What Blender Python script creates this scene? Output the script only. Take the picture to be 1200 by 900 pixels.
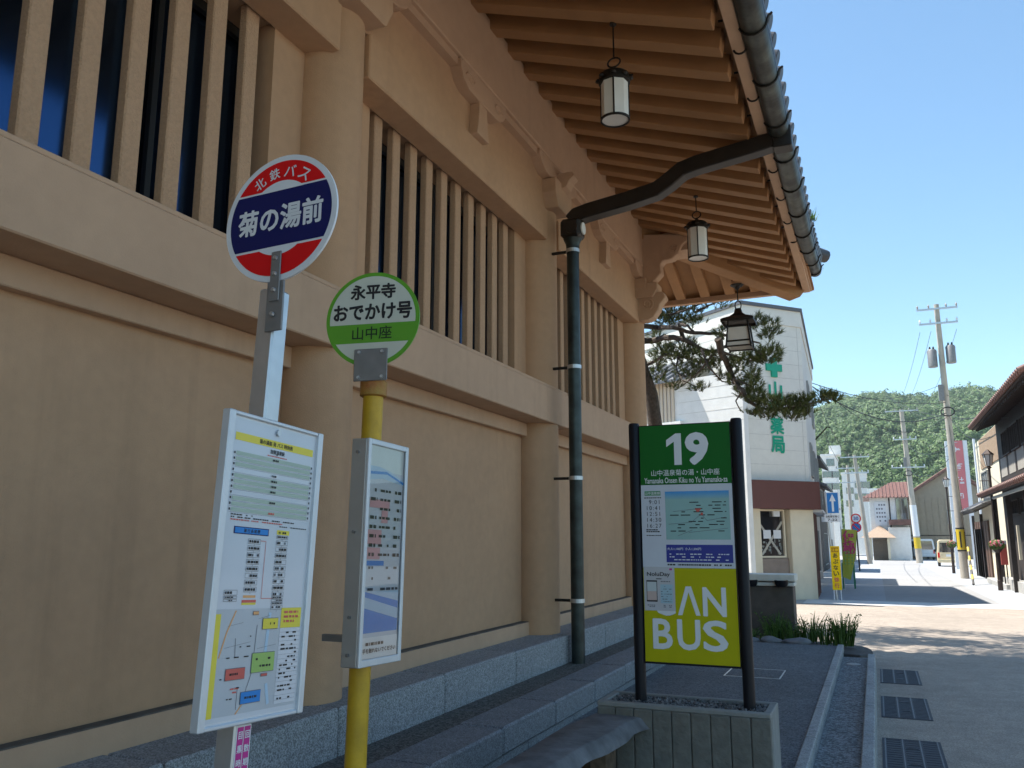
import bpy, bmesh, math, random
import numpy as np
from mathutils import Vector, Matrix
random.seed(7); np.random.seed(7)
for o in list(bpy.data.objects): bpy.data.objects.remove(o)
SC = bpy.context.scene
COL = SC.collection

# ---------------------------------------------------------------- camera
PSI, TH, FPX = math.radians(23.2), math.radians(10.4), 978.0
CAM = Vector((3.2, 0.0, 1.5))
cam = bpy.data.cameras.new('camera'); camo = bpy.data.objects.new('camera', cam); COL.objects.link(camo)
cam.sensor_width = 36.0; cam.lens = FPX / 1200 * 36; cam.clip_start = 0.05; cam.clip_end = 6000
camo.location = CAM; camo.rotation_euler = (math.pi / 2 + TH, 0, PSI)
SC.camera = camo
# ---------------------------------------------------------------- sky, sun, exposure
SUNV = Vector((-0.50, 0.0, 1.0)).normalized()          # towards the sun
w = bpy.data.worlds.new('World'); SC.world = w; w.use_nodes = True
nt = w.node_tree; nt.nodes.clear()
sky = nt.nodes.new('ShaderNodeTexSky'); sky.sky_type = 'NISHITA'; sky.sun_disc = False
sky.sun_elevation = math.asin(SUNV.z); sky.sun_rotation = math.atan2(SUNV.x, SUNV.y)
sky.air_density = 1.0; sky.dust_density = 0.25; sky.ozone_density = 0.8; sky.altitude = 50
bg = nt.nodes.new('ShaderNodeBackground'); bg.inputs['Strength'].default_value = 0.12
wo = nt.nodes.new('ShaderNodeOutputWorld')
wb = nt.nodes.new('ShaderNodeVectorMath'); wb.operation = 'MULTIPLY'; wb.inputs[1].default_value = (0.86, 1.03, 1.03)   # camera white balance
nt.links.new(sky.outputs[0], wb.inputs[0]); nt.links.new(wb.outputs[0], bg.inputs['Color']); nt.links.new(bg.outputs[0], wo.inputs['Surface'])
sun = bpy.data.lights.new('sun', 'SUN'); sun.energy = 4.9; sun.angle = math.radians(0.53); sun.color = (1.0, 0.955, 0.88)
suno = bpy.data.objects.new('sun', sun); COL.objects.link(suno)
suno.rotation_euler = (-SUNV).to_track_quat('-Z', 'Y').to_euler(); suno.location = (-20, 0, 30)
SC.view_settings.view_transform = 'Standard'; SC.view_settings.look = 'None'
SC.view_settings.exposure = 1.0; SC.view_settings.gamma = 1.0
SC.view_settings.use_curve_mapping = False
SC.cycles.max_bounces = 6; SC.cycles.diffuse_bounces = 3; SC.cycles.glossy_bounces = 2; SC.cycles.transmission_bounces = 2; SC.cycles.transparent_max_bounces = 8; SC.cycles.volume_bounces = 0
SC.cycles.use_adaptive_sampling = True; SC.cycles.adaptive_threshold = 0.02
SC.cycles.sample_clamp_indirect = 6.0

# ---------------------------------------------------------------- pixel (of the 1200x900 photo) to a point on the plane y = Y
_FW = Vector((-math.sin(PSI) * math.cos(TH), math.cos(PSI) * math.cos(TH), math.sin(TH)))
_R = Vector((math.cos(PSI), math.sin(PSI), 0)); _U = _R.cross(_FW)
def ray(px, py): return _FW + _R * ((px - 600) / FPX) + _U * ((450 - py) / FPX)
def pt(px, py, Y):
    d = ray(px, py); return CAM + d * ((Y - CAM.y) / d.y)
def ptx(px, py, X):
    d = ray(px, py); return CAM + d * ((X - CAM.x) / d.x)
def gz(y): return -0.28 if y < 20 else -0.28 - 0.006 * (y - 20)
def gpt(px, py):
    z = -0.28; p = None
    for _ in range(12):
        d = ray(px, py); p = CAM + d * ((z - CAM.z) / d.z); z = gz(p.y)
    return p

# ---------------------------------------------------------------- mesh builder
X, Y, Z = Vector((1, 0, 0)), Vector((0, 1, 0)), Vector((0, 0, 1))
class MB:
    def __init__(s): s.v = []; s.f = []
    def add(s, vs, fs):
        b = len(s.v); s.v += [tuple(q) for q in vs]; s.f += [tuple(b + i for i in f) for f in fs]; return s
    def box(s, x0, y0, z0, x1, y1, z1):
        vs = [(x0,y0,z0),(x1,y0,z0),(x1,y1,z0),(x0,y1,z0),(x0,y0,z1),(x1,y0,z1),(x1,y1,z1),(x0,y1,z1)]
        return s.add(vs, [(0,3,2,1),(4,5,6,7),(0,1,5,4),(1,2,6,5),(2,3,7,6),(3,0,4,7)])
    def slab(s, o, r, u, n, a0, a1, b0, b1, c0, c1):
        vs = []
        for c in (c0, c1):
            for a, b in ((a0,b0),(a1,b0),(a1,b1),(a0,b1)): vs.append(o + r * a + u * b + n * c)
        return s.add(vs, [(0,3,2,1),(4,5,6,7),(0,1,5,4),(1,2,6,5),(2,3,7,6),(3,0,4,7)])
    def quad(s, a, b, c, d): return s.add([a, b, c, d], [(0,1,2,3)])
    def rect(s, o, r, u, a0, a1, b0, b1): return s.quad(o+r*a0+u*b0, o+r*a1+u*b0, o+r*a1+u*b1, o+r*a0+u*b1)
    def prism(s, poly, o, r, u, n, c0, c1):
        k = len(poly); vs = [o + r*a + u*b + n*c0 for a, b in poly] + [o + r*a + u*b + n*c1 for a, b in poly]
        fs = [tuple(range(k))[::-1], tuple(range(k, 2*k))] + [(i, (i+1)%k, k+(i+1)%k, k+i) for i in range(k)]
        return s.add(vs, fs)
    def cyl(s, p0, p1, r0, r1=None, n=12, caps=True):
        r1 = r0 if r1 is None else r1; p0 = Vector(p0); p1 = Vector(p1)
        d = (p1 - p0).normalized(); a = d.orthogonal().normalized(); b = d.cross(a)
        vs = [p0 + (a*math.cos(t) + b*math.sin(t))*r0 for t in [2*math.pi*i/n for i in range(n)]]
        vs += [p1 + (a*math.cos(t) + b*math.sin(t))*r1 for t in [2*math.pi*i/n for i in range(n)]]
        fs = [(i, (i+1)%n, n+(i+1)%n, n+i) for i in range(n)]
        if caps: fs += [tuple(range(n))[::-1], tuple(range(n, 2*n))]
        return s.add(vs, fs)
    def tube(s, path, rad, n=8, caps=True):
        path = [Vector(p) for p in path]; k = len(path)
        rs = rad if isinstance(rad, (list, tuple)) else [rad]*k
        a = None; vs = []
        for i, p in enumerate(path):
            d = (path[min(i+1, k-1)] - path[max(i-1, 0)]).normalized()
            a = d.orthogonal().normalized() if a is None else (a - d*a.dot(d)).normalized()
            b = d.cross(a)
            vs += [p + (a*math.cos(2*math.pi*j/n) + b*math.sin(2*math.pi*j/n))*rs[i] for j in range(n)]
        fs = [(i*n+j, i*n+(j+1)%n, (i+1)*n+(j+1)%n, (i+1)*n+j) for i in range(k-1) for j in range(n)]
        if caps: fs += [tuple(range(n))[::-1], tuple(range((k-1)*n, k*n))]
        return s.add(vs, fs)
    def lathe(s, prof, c, n=20, axis=Z, caps=True):
        c = Vector(c); a = axis.orthogonal().normalized(); b = axis.cross(a); vs = []; k = len(prof)
        for r, h in prof: vs += [c + axis*h + (a*math.cos(2*math.pi*j/n) + b*math.sin(2*math.pi*j/n))*r for j in range(n)]
        fs = [(i*n+j, i*n+(j+1)%n, (i+1)*n+(j+1)%n, (i+1)*n+j) for i in range(k-1) for j in range(n)]
        if caps: fs += [tuple(range(n))[::-1], tuple(range((k-1)*n, k*n))]
        return s.add(vs, fs)
    def build(s, name, m, parent=None, smooth=False, bevel=0.0, recalc=True):
        me = bpy.data.meshes.new(name); me.from_pydata(s.v, [], s.f)
        if recalc or bevel:
            bm = bmesh.new(); bm.from_mesh(me)
            bmesh.ops.recalc_face_normals(bm, faces=bm.faces)
            if bevel:
                es = [e for e in bm.edges if len(e.link_faces) == 2 and e.calc_face_angle(0) > 0.5]
                bmesh.ops.bevel(bm, geom=es, offset=bevel, segments=1, profile=0.5, affect='EDGES', clamp_overlap=True)
            bm.to_mesh(me); bm.free()
        me.materials.append(m)
        if smooth:
            me.polygons.foreach_set('use_smooth', [True]*len(me.polygons))
            if smooth != 'all':
                try: me.set_sharp_from_angle(angle=math.radians(40))
                except Exception: pass
        o = link(name, me, parent)
        if name in STUFFN: o['kind'] = 'stuff'
        return o
STUFFN = {'small_print', 'tread_bars', 'ruled_lines', 'map_road', 'roof_weed', 'map_river', 'poster_wave'}
def link(name, me, parent=None):
    o = bpy.data.objects.new(name, me); COL.objects.link(o)
    if parent is not None: child(o, parent)
    return o
def wm(o):
    return Matrix.Translation(o.location) @ o.rotation_euler.to_matrix().to_4x4() if o.parent is None else wm(o.parent) @ o.matrix_parent_inverse @ o.matrix_basis
def child(o, parent):
    o.parent = parent; o.matrix_parent_inverse = wm(parent).inverted()
def inst(me, name, parent, loc=(0,0,0), rot=(0,0,0), scale=(1,1,1)):
    o = bpy.data.objects.new(name, me); COL.objects.link(o); o.location = loc; o.rotation_euler = rot; o.scale = scale
    if parent is not None: child(o, parent)
    return o
def tag(o, label, cat, group=None):
    o['label'] = label; o['category'] = cat
    if group: o['group'] = group
    return o
def thing(name, label, cat, loc, group=None):
    o = bpy.data.objects.new(name, None); COL.objects.link(o); o.location = loc; o.empty_display_size = 0.2
    return tag(o, label, cat, group)
def struct(o): o['kind'] = 'structure'; return o
def stuff(o): o['kind'] = 'stuff'; return o

# ---------------------------------------------------------------- materials
MATS = {}
def mat(name, col, rough=0.7, metal=0.0, var=0.12, scale=6.0, bump=0.0, bscale=60.0, col2=None, big=0.0, bigscale=0.5, spec=0.5, speck=None, coat=0.0, streak=0.0):
    if name in MATS: return MATS[name]
    m = bpy.data.materials.new(name); m.use_nodes = True; MATS[name] = m
    N = m.node_tree.nodes; L = m.node_tree.links; b = N['Principled BSDF']
    b.inputs['Roughness'].default_value = rough; b.inputs['Metallic'].default_value = metal
    b.inputs['Specular IOR Level'].default_value = spec
    if coat: b.inputs['Coat Weight'].default_value = coat
    tc = N.new('ShaderNodeTexCoord'); c = col
    n1 = N.new('ShaderNodeTexNoise'); n1.inputs['Scale'].default_value = scale; n1.inputs['Detail'].default_value = 6
    L.new(tc.outputs['Object'], n1.inputs['Vector'])
    r = N.new('ShaderNodeValToRGB'); r.color_ramp.elements[0].position = 0.3; r.color_ramp.elements[1].position = 0.7
    ca = [max(0, x*(1-var)) for x in c]; cb = [min(1, x*(1+var)) for x in (col2 or c)]
    r.color_ramp.elements[0].color = (*ca, 1); r.color_ramp.elements[1].color = (*cb, 1)
    L.new(n1.outputs['Fac'], r.inputs['Fac']); out = r.outputs['Color']
    if big:
        n2 = N.new('ShaderNodeTexNoise'); n2.inputs['Scale'].default_value = bigscale; n2.inputs['Detail'].default_value = 5; n2.inputs['Roughness'].default_value = 0.65
        L.new(tc.outputs['Object'], n2.inputs['Vector'])
        mr = N.new('ShaderNodeMapRange'); mr.inputs['From Min'].default_value = 0.3; mr.inputs['From Max'].default_value = 0.7
        mr.inputs['To Min'].default_value = 1-big; mr.inputs['To Max'].default_value = 1+big*0.6
        L.new(n2.outputs['Fac'], mr.inputs['Value'])
        mx = N.new('ShaderNodeVectorMath'); mx.operation = 'SCALE'; L.new(out, mx.inputs[0]); L.new(mr.outputs[0], mx.inputs['Scale']); out = mx.outputs[0]
    if streak:
        mp = N.new('ShaderNodeMapping'); mp.inputs['Scale'].default_value = (7.0, 7.0, 0.28); L.new(tc.outputs['Object'], mp.inputs['Vector'])
        n4 = N.new('ShaderNodeTexNoise'); n4.inputs['Scale'].default_value = 1.0; n4.inputs['Detail'].default_value = 7; n4.inputs['Roughness'].default_value = 0.6; L.new(mp.outputs[0], n4.inputs['Vector'])
        n5 = N.new('ShaderNodeTexNoise'); n5.inputs['Scale'].default_value = 0.45; n5.inputs['Detail'].default_value = 3; L.new(tc.outputs['Object'], n5.inputs['Vector'])
        m1 = N.new('ShaderNodeMapRange'); m1.inputs['From Min'].default_value = 0.50; m1.inputs['From Max'].default_value = 0.72; L.new(n4.outputs['Fac'], m1.inputs['Value'])
        m2 = N.new('ShaderNodeMapRange'); m2.inputs['From Min'].default_value = 0.42; m2.inputs['From Max'].default_value = 0.62; L.new(n5.outputs['Fac'], m2.inputs['Value'])
        mu = N.new('ShaderNodeMath'); mu.operation = 'MULTIPLY'; L.new(m1.outputs[0], mu.inputs[0]); L.new(m2.outputs[0], mu.inputs[1])
        m3 = N.new('ShaderNodeMapRange'); m3.inputs['To Min'].default_value = 1.0; m3.inputs['To Max'].default_value = 1-streak; L.new(mu.outputs[0], m3.inputs['Value'])
        mx4 = N.new('ShaderNodeVectorMath'); mx4.operation = 'SCALE'; L.new(out, mx4.inputs[0]); L.new(m3.outputs[0], mx4.inputs['Scale']); out = mx4.outputs[0]
    if speck:
        sc_, dark, light = speck
        vo = N.new('ShaderNodeTexVoronoi'); vo.inputs['Scale'].default_value = sc_; L.new(tc.outputs['Object'], vo.inputs['Vector'])
        r2 = N.new('ShaderNodeValToRGB'); e = r2.color_ramp.elements
        e[0].position = 0.15; e[0].color = (dark, dark, dark, 1); e[1].position = 0.85; e[1].color = (light, light, light, 1)
        sep = N.new('ShaderNodeSeparateColor'); L.new(vo.outputs['Color'], sep.inputs[0]); L.new(sep.outputs[0], r2.inputs['Fac'])
        mm = N.new('ShaderNodeVectorMath'); mm.operation = 'MULTIPLY'; L.new(out, mm.inputs[0]); L.new(r2.outputs['Color'], mm.inputs[1]); out = mm.outputs[0]
    L.new(out, b.inputs['Base Color'])
    if bump:
        n3 = N.new('ShaderNodeTexNoise'); n3.inputs['Scale'].default_value = bscale; n3.inputs['Detail'].default_value = 4
        L.new(tc.outputs['Object'], n3.inputs['Vector'])
        bp = N.new('ShaderNodeBump'); bp.inputs['Strength'].default_value = bump; bp.inputs['Distance'].default_value = 0.01
        L.new(n3.outputs['Fac'], bp.inputs['Height']); L.new(bp.outputs[0], b.inputs['Normal'])
    return m
def flat(name, col, rough=0.5, metal=0.0, spec=0.5): return mat(name, col, rough, metal, var=0.03, scale=9, spec=spec)

TAN = mat('tan stucco', (0.475, 0.288, 0.165), 0.85, var=0.04, scale=14, bump=0.25, bscale=130, big=0.10, bigscale=0.9, streak=0.13)
TANR = mat('rough tan render', (0.475, 0.298, 0.180), 0.92, var=0.08, scale=60, bump=0.9, bscale=85, big=0.06)
TANB = mat('tan beam paint', (0.50, 0.322, 0.205), 0.8, var=0.03, scale=10, bump=0.18, bscale=110, big=0.07, bigscale=1.3, streak=0.11)
RAFT = mat('rafter paint', (0.36, 0.185, 0.075), 0.75, var=0.05, scale=7, bump=0.12, bscale=60, big=0.08, bigscale=1.5)
GRAN = mat('grey granite', (0.27, 0.28, 0.29), 0.75, var=0.1, scale=20, bump=0.3, bscale=160, speck=(150, 0.55, 1.3), big=0.12, bigscale=1.2)
GRAN2 = mat('blue grey granite blocks', (0.20, 0.215, 0.235), 0.7, var=0.1, scale=18, bump=0.4, bscale=150, speck=(150, 0.55, 1.25), big=0.18, bigscale=1.6)
WASH = mat('washed pebble concrete', (0.10, 0.095, 0.085), 0.9, var=0.25, scale=25, bump=1.0, bscale=90, speck=(90, 0.5, 1.7))
APRON = mat('apron granite paving', (0.115, 0.122, 0.13), 0.85, var=0.12, scale=8, bump=0.6, bscale=110, speck=(85, 0.55, 1.5), big=0.22, bigscale=0.8)
CONC = mat('pale concrete', (0.42, 0.41, 0.385), 0.85, var=0.1, scale=12, bump=0.3, bscale=70, big=0.14)
KERB = mat('kerb stone', (0.31, 0.315, 0.31), 0.8, var=0.1, scale=16, bump=0.35, bscale=120, speck=(140, 0.7, 1.2), big=0.15, bigscale=2)
ROAD = mat('beige asphalt', (0.345, 0.287, 0.232), 0.9, var=0.12, scale=5, bump=0.5, bscale=120, speck=(120, 0.75, 1.25), big=0.14, bigscale=0.35)
STREET = mat('pale street surface', (0.33, 0.325, 0.32), 0.85, var=0.06, scale=4, bump=0.3, bscale=80, big=0.10, bigscale=0.25)
PAVE = mat('bluish paving', (0.36, 0.375, 0.395), 0.85, var=0.07, scale=3, bump=0.2, bscale=60, big=0.08)
WHITELINE = mat('worn white line', (0.60, 0.59, 0.57), 0.8, var=0.1, scale=5)
EARTH = mat('ground earth', (0.16, 0.14, 0.11), 0.95, var=0.2, scale=0.5)
STEEL = mat('brushed aluminium', (0.55, 0.57, 0.59), 0.42, 0.85, var=0.05, scale=20, big=0.08)
ALUW = mat('anodised white aluminium', (0.62, 0.65, 0.68), 0.45, 0.35, var=0.04, scale=12)
DKIRON = mat('dark iron', (0.028, 0.024, 0.02), 0.55, 0.6, var=0.3, scale=20, bump=0.2, bscale=60)
BLACKP = mat('black painted post', (0.010, 0.010, 0.014), 0.42, 0.0, var=0.1, scale=8, spec=0.2)
COPPER = mat('weathered copper gutter', (0.016, 0.014, 0.013), 0.5, 0.3, var=0.3, scale=5, bump=0.15, bscale=30, col2=(0.06, 0.068, 0.058), big=0.4, bigscale=2.5)
DUCT = mat('dark bronze duct', (0.022, 0.016, 0.012), 0.45, 0.3, var=0.25, scale=9)
PIPE = mat('green black downpipe', (0.030, 0.040, 0.038), 0.38, 0.4, var=0.4, scale=6, big=0.35, bigscale=3)
TILE = mat('dark roof tile', (0.055, 0.055, 0.06), 0.5, var=0.25, scale=5, bump=0.15, bscale=30)
TILEBR = mat('brown roof tile', (0.16, 0.075, 0.055), 0.55, var=0.25, scale=3, bump=0.15, bscale=30)
GLASSD = mat('dark window glass', (0.012, 0.014, 0.018), 0.05, var=0.1, scale=2, spec=0.8)
GLASSD.node_tree.nodes['Principled BSDF'].inputs['IOR'].default_value = 2.0
GLASSW = mat('dim lattice window glass', (0.006, 0.008, 0.012), 0.12, var=0.1, scale=2, spec=0.8)
GLASSW.node_tree.nodes['Principled BSDF'].inputs['IOR'].default_value = 2.2
GLASSW.node_tree.nodes['Principled BSDF'].inputs['Specular Tint'].default_value = (0.13, 0.33, 0.75, 1)
FROST = mat('frosted lantern glass', (0.72, 0.71, 0.66), 0.45, var=0.04, scale=8)
WHITEP = flat('white sheet', (0.57, 0.60, 0.66), 0.35)
PAPER = mat('printed paper', (0.54, 0.58, 0.63), 0.3, var=0.03, scale=5, coat=0.3)
RED = flat('sign red', (0.72, 0.008, 0.010), 0.5, spec=0.2); NAVY = flat('sign navy', (0.010, 0.013, 0.10), 0.5, spec=0.2)
SWHITE = flat('sign white', (0.70, 0.72, 0.74), 0.4); CREAM = flat('sign cream', (0.60, 0.62, 0.52), 0.4)
LIME = flat('sign lime green', (0.115, 0.36, 0.018), 0.4); INK = flat('ink black', (0.012, 0.012, 0.014), 0.5)
INKG = flat('ink dark green', (0.01, 0.035, 0.008), 0.5); GREY = mat('galvanised plate', (0.24, 0.235, 0.23), 0.55, 0.5, var=0.1, scale=14)
YEL = flat('print yellow', (0.72, 0.60, 0.05), 0.4); BLUE = flat('print blue', (0.03, 0.22, 0.58), 0.4, spec=0.25)
BLUEL = flat('print pale blue', (0.40, 0.55, 0.68), 0.4); GRNL = flat('print grey green', (0.36, 0.45, 0.37), 0.4)
PINK = flat('print pink', (0.62, 0.34, 0.36), 0.4); REDP = flat('print red', (0.58, 0.10, 0.08), 0.4); GRNP = flat('print green', (0.30, 0.48, 0.12), 0.4)
ORNG = flat('print orange', (0.72, 0.36, 0.14), 0.4); LINE = flat('print line grey', (0.16, 0.16, 0.18), 0.5); MAGENTA = flat('sticker magenta', (0.50, 0.02, 0.24), 0.4)
YPOST = mat('yellow painted post', (0.56, 0.34, 0.012), 0.5, var=0.15, scale=9, bump=0.15, bscale=40, big=0.18, bigscale=4)
RUST = mat('rusty band', (0.50, 0.30, 0.05), 0.65, var=0.3, scale=18, col2=(0.26, 0.09, 0.02), bump=0.3, bscale=60)
SGREEN = flat('board green', (0.008, 0.125, 0.016), 0.5, spec=0.2); SOLIVE = flat('board yellow green', (0.46, 0.43, 0.003), 0.5, spec=0.2)
WOODG = mat('weathered grey wood', (0.14, 0.143, 0.15), 0.9, var=0.35, scale=8, bump=0.5, bscale=25, big=0.2, bigscale=3)
BARK = mat('log bark', (0.12, 0.085, 0.055), 0.95, var=0.45, scale=14, bump=1.0, bscale=25)
PBARK = mat('pine bark', (0.085, 0.065, 0.05), 0.95, var=0.4, scale=18, bump=1.0, bscale=40)
SPLIT = mat('split face concrete', (0.155, 0.15, 0.13), 0.95, var=0.15, scale=14, bump=1.0, bscale=30, big=0.1)
PEBB = mat('dark gravel', (0.10, 0.10, 0.105), 0.85, var=0.5, scale=50, col2=(0.2, 0.2, 0.2))

def leafmat(name, c1, c2, transl=0.25, rough=0.6):
    m = bpy.data.materials.new(name); m.use_nodes = True; N = m.node_tree.nodes; L = m.node_tree.links; b = N['Principled BSDF']
    g = N.new('ShaderNodeNewGeometry'); r = N.new('ShaderNodeValToRGB')
    r.color_ramp.elements[0].color = (*c1, 1); r.color_ramp.elements[1].color = (*c2, 1)
    L.new(g.outputs['Random Per Island'], r.inputs['Fac']); L.new(r.outputs[0], b.inputs['Base Color'])
    b.inputs['Roughness'].default_value = rough; b.inputs['Specular IOR Level'].default_value = 0.3
    if transl:
        t = N.new('ShaderNodeBsdfTranslucent'); mx = N.new('ShaderNodeMixShader'); mx.inputs[0].default_value = transl
        L.new(r.outputs[0], t.inputs[0]); L.new(b.outputs[0], mx.inputs[1]); L.new(t.outputs[0], mx.inputs[2])
        L.new(mx.outputs[0], N['Material Output'].inputs['Surface'])
    return m
NEEDLE = leafmat('pine needles', (0.025, 0.05, 0.014), (0.17, 0.19, 0.06), 0.25)
GRASSM = leafmat('weed leaves', (0.04, 0.09, 0.015), (0.13, 0.22, 0.05), 0.3)
HILLM = leafmat('hill foliage', (0.024, 0.062, 0.016), (0.115, 0.178, 0.052), 0.0)

# ---------------------------------------------------------------- lettering
def text(s, o, r, u, h, m, parent, bold=0.0, width=None, align='CENTER', name='lettering', track=1.0):
    c = bpy.data.curves.new('lettering', 'FONT'); c.body = s; c.size = 1.0; c.align_x = align; c.align_y = 'CENTER'
    extra = max(0.0, bold-0.006); bold = min(bold, 0.006)
    c.offset = bold; c.space_character = track; c.resolution_u = 3
    t = bpy.data.objects.new('lettering', c); COL.objects.link(t)
    bpy.context.view_layer.update()
    me = bpy.data.meshes.new_from_object(t.evaluated_get(bpy.context.evaluated_depsgraph_get()))
    bpy.data.objects.remove(t); bpy.data.curves.remove(c)
    co = np.empty(len(me.vertices)*3); me.vertices.foreach_get('co', co); co = co.reshape(-1, 3)
    if len(co) == 0: return None
    a, b = co.min(0), co.max(0); cy = (a[1]+b[1])/2
    sy = h / (b[1]-a[1]); sx = sy if width is None else width / (b[0]-a[0])
    cx = (a[0]+b[0])/2 if align == 'CENTER' else a[0]
    R_, U_, O_ = np.array(r), np.array(u), np.array(o)
    base = np.outer((co[:, 0]-cx)*sx, R_) + np.outer((co[:, 1]-cy)*sy, U_)
    me.vertices.foreach_set('co', (O_ + base).ravel()); me.update()
    me.materials.clear(); me.materials.append(m); me.name = name
    if extra > 0:
        N_ = np.cross(R_, U_); N_ = N_/np.linalg.norm(N_); faces = [tuple(p.vertices) for p in me.polygons]; V = []; F = []; nv = len(co)
        ks = [(0, 0)] + [(math.cos(t)*extra, math.sin(t)*extra) for t in np.linspace(0, 2*math.pi, 8, endpoint=False)]
        for k, (a_, b_) in enumerate(ks):
            V += (O_ + base + R_*a_*sx + U_*b_*sy + N_*(.00003*k*max(1, h*4))).tolist(); F += [tuple(q+nv*k for q in f) for f in faces]
        me2 = bpy.data.meshes.new(name); me2.from_pydata(V, [], F); me2.materials.append(m); bpy.data.meshes.remove(me); me = me2
    return link(name, me, parent)
# ================================================================ SETTING: ground, roads, kerbs
def strip(name, x0, x1, ys, m, dz=0.0, nx=1):
    mb = MB()
    for i in range(len(ys)-1):
        a, b = ys[i], ys[i+1]
        mb.quad((x0, a, gz(a)+dz), (x1, a, gz(a)+dz), (x1, b, gz(b)+dz), (x0, b, gz(b)+dz))
    return struct(mb.build(name, m, recalc=False))
strip('ground', -900, 900, [-120, 20, 60, 120, 200, 400, 1500], EARTH, -0.08)
mb = MB()                                                   # L-shaped beige road: beside the bath house and the crossing
mb.quad((3.0, -40, -0.28), (13.0, -40, -0.28), (13.0, 14.6, -0.28), (3.0, 14.6, -0.28))
mb.quad((-30, 14.6, -0.28), (30, 14.6, -0.28), (30, 20, -0.28), (-30, 20, -0.28))
mb.quad((-30, 20, -0.28), (30, 20, -0.28), (30, 25.2, gz(25.2)), (-30, 25.2, gz(25.2)))
struct(mb.build('road', ROAD, recalc=False))
mb = MB(); mb.quad((1.2, 25.2, gz(25.2)+.004), (30, 25.2, gz(25.2)+.004), (30, 27.0, gz(27)+.004), (1.2, 27.0, gz(27)+.004))
struct(mb.build('gutter_strip', WHITELINE, recalc=False))
FY = [27.0, 40, 60, 90, 130, 170]
strip('street', 3.35, 6.25, FY, STREET, 0.0)
strip('paving', 1.3, 3.35, FY, PAVE, 0.0)
strip('pavement', 6.25, 8.15, FY, PAVE, 0.0)
strip('forecourt', 8.15, 30, FY, CONC, 0.0)
strip('side_ground', -30, 1.3, [25.2]+FY, CONC, 0.0)
mb = MB(); mb.quad((13, -40, -0.27), (40, -40, -0.27), (40, 14.6, -0.27), (13, 14.6, -0.27)); struct(mb.build('far_pavement', mat('low bounce unseen ground', (0.09, 0.088, 0.085), 0.9, var=0.15, scale=2), recalc=False))  # unseen ground beside the road, colour darkened to cut bounced light

# apron in front of the wall, strip and kerbs (real steps)
struct(MB().box(0.30, -12, -0.35, 2.60, 13.0, 0.0).build('apron', APRON))
struct(MB().box(2.685, -12, -0.35, 2.995, 12.55, -0.085).build('apron_strip', mat('exposed aggregate', (0.16, 0.17, 0.175), 0.85, var=0.15, scale=10, bump=0.9, bscale=70, speck=(60, 0.5, 1.7), big=0.15)))
def kerb_run(name, x0, x1, y0, y1, z0, z1, n, last_len=None):
    t = bpy.data.objects.new(name, None); COL.objects.link(t); t.location = ((x0+x1)/2, y0, z0); struct(t)
    L = (y1-y0)/n
    me = MB().box(0, 0.006, 0, x1-x0, L-0.006, z1-z0).build('kerb_stone', KERB, None, bevel=0.008)
    for i in range(n):
        if i == 0: o = me; o.location = (x0, y0, z0)
        else: o = bpy.data.objects.new('kerb_stone', me.data); COL.objects.link(o); o.location = (x0, y0+i*L, z0)
        child(o, t)
    return t
kerb_run('inner_kerb', 2.602, 2.683, -5, 13.0, -0.34, 0.022, 15)
kerb_run('outer_kerb', 2.997, 3.085, -5, 12.4, -0.34, -0.012, 14)
# rounded black corner of the planting bed
mb = MB(); prof = []
pts = [(2.2, 14.0)] + [(2.55 + 0.50*math.cos(a), 13.1 + 0.75*math.sin(a)) for a in [math.radians(d) for d in range(75, -31, -15)]] + [(2.9, 12.56), (2.2, 12.99)]
mb.prism([(a, b) for a, b in pts], Vector((0,0,0)), X, Y, Z, -0.33, -0.06)
struct(mb.build('bed_kerb', mat('dark kerb', (0.07, 0.065, 0.06), 0.8, var=0.2, scale=9, bump=0.3), bevel=0.01))
mb = MB().box(0.3, 13.01, -0.34, 2.19, 14.5, -0.02); struct(mb.build('planting_bed', EARTH))
# inspection covers set in the apron
def frame_lid(x0, y0, x1, y1, z, label):
    t = thing('inspection_cover', label, 'cover', ((x0+x1)/2, (y0+y1)/2, z))
    e = 0.014
    mb = MB()
    for a in ((x0,y0,x1,y0+e), (x0,y1-e,x1,y1), (x0,y0+e,x0+e,y1-e), (x1-e,y0+e,x1,y1-e)): mb.box(a[0], a[1], z-0.02, a[2], a[3], z+0.004)
    mb.build('rim', STEEL, t)
    MB().box(x0+e, y0+e, z-0.02, x1-e, y1-e, z+0.002).build('lid', APRON, t)
frame_lid(1.55, 9.75, 2.15, 10.4, 0.0, 'square inspection cover with thin metal rim in the dark apron behind sign board')
mb = MB().lathe([(0.085, -0.02), (0.085, 0.004), (0.075, 0.007)], (2.83, 11.85, -0.085), 20)
tag(mb.build('manhole_cover', CONC, smooth=True), 'small round pale manhole cap between the two kerbs', 'cover')
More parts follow.
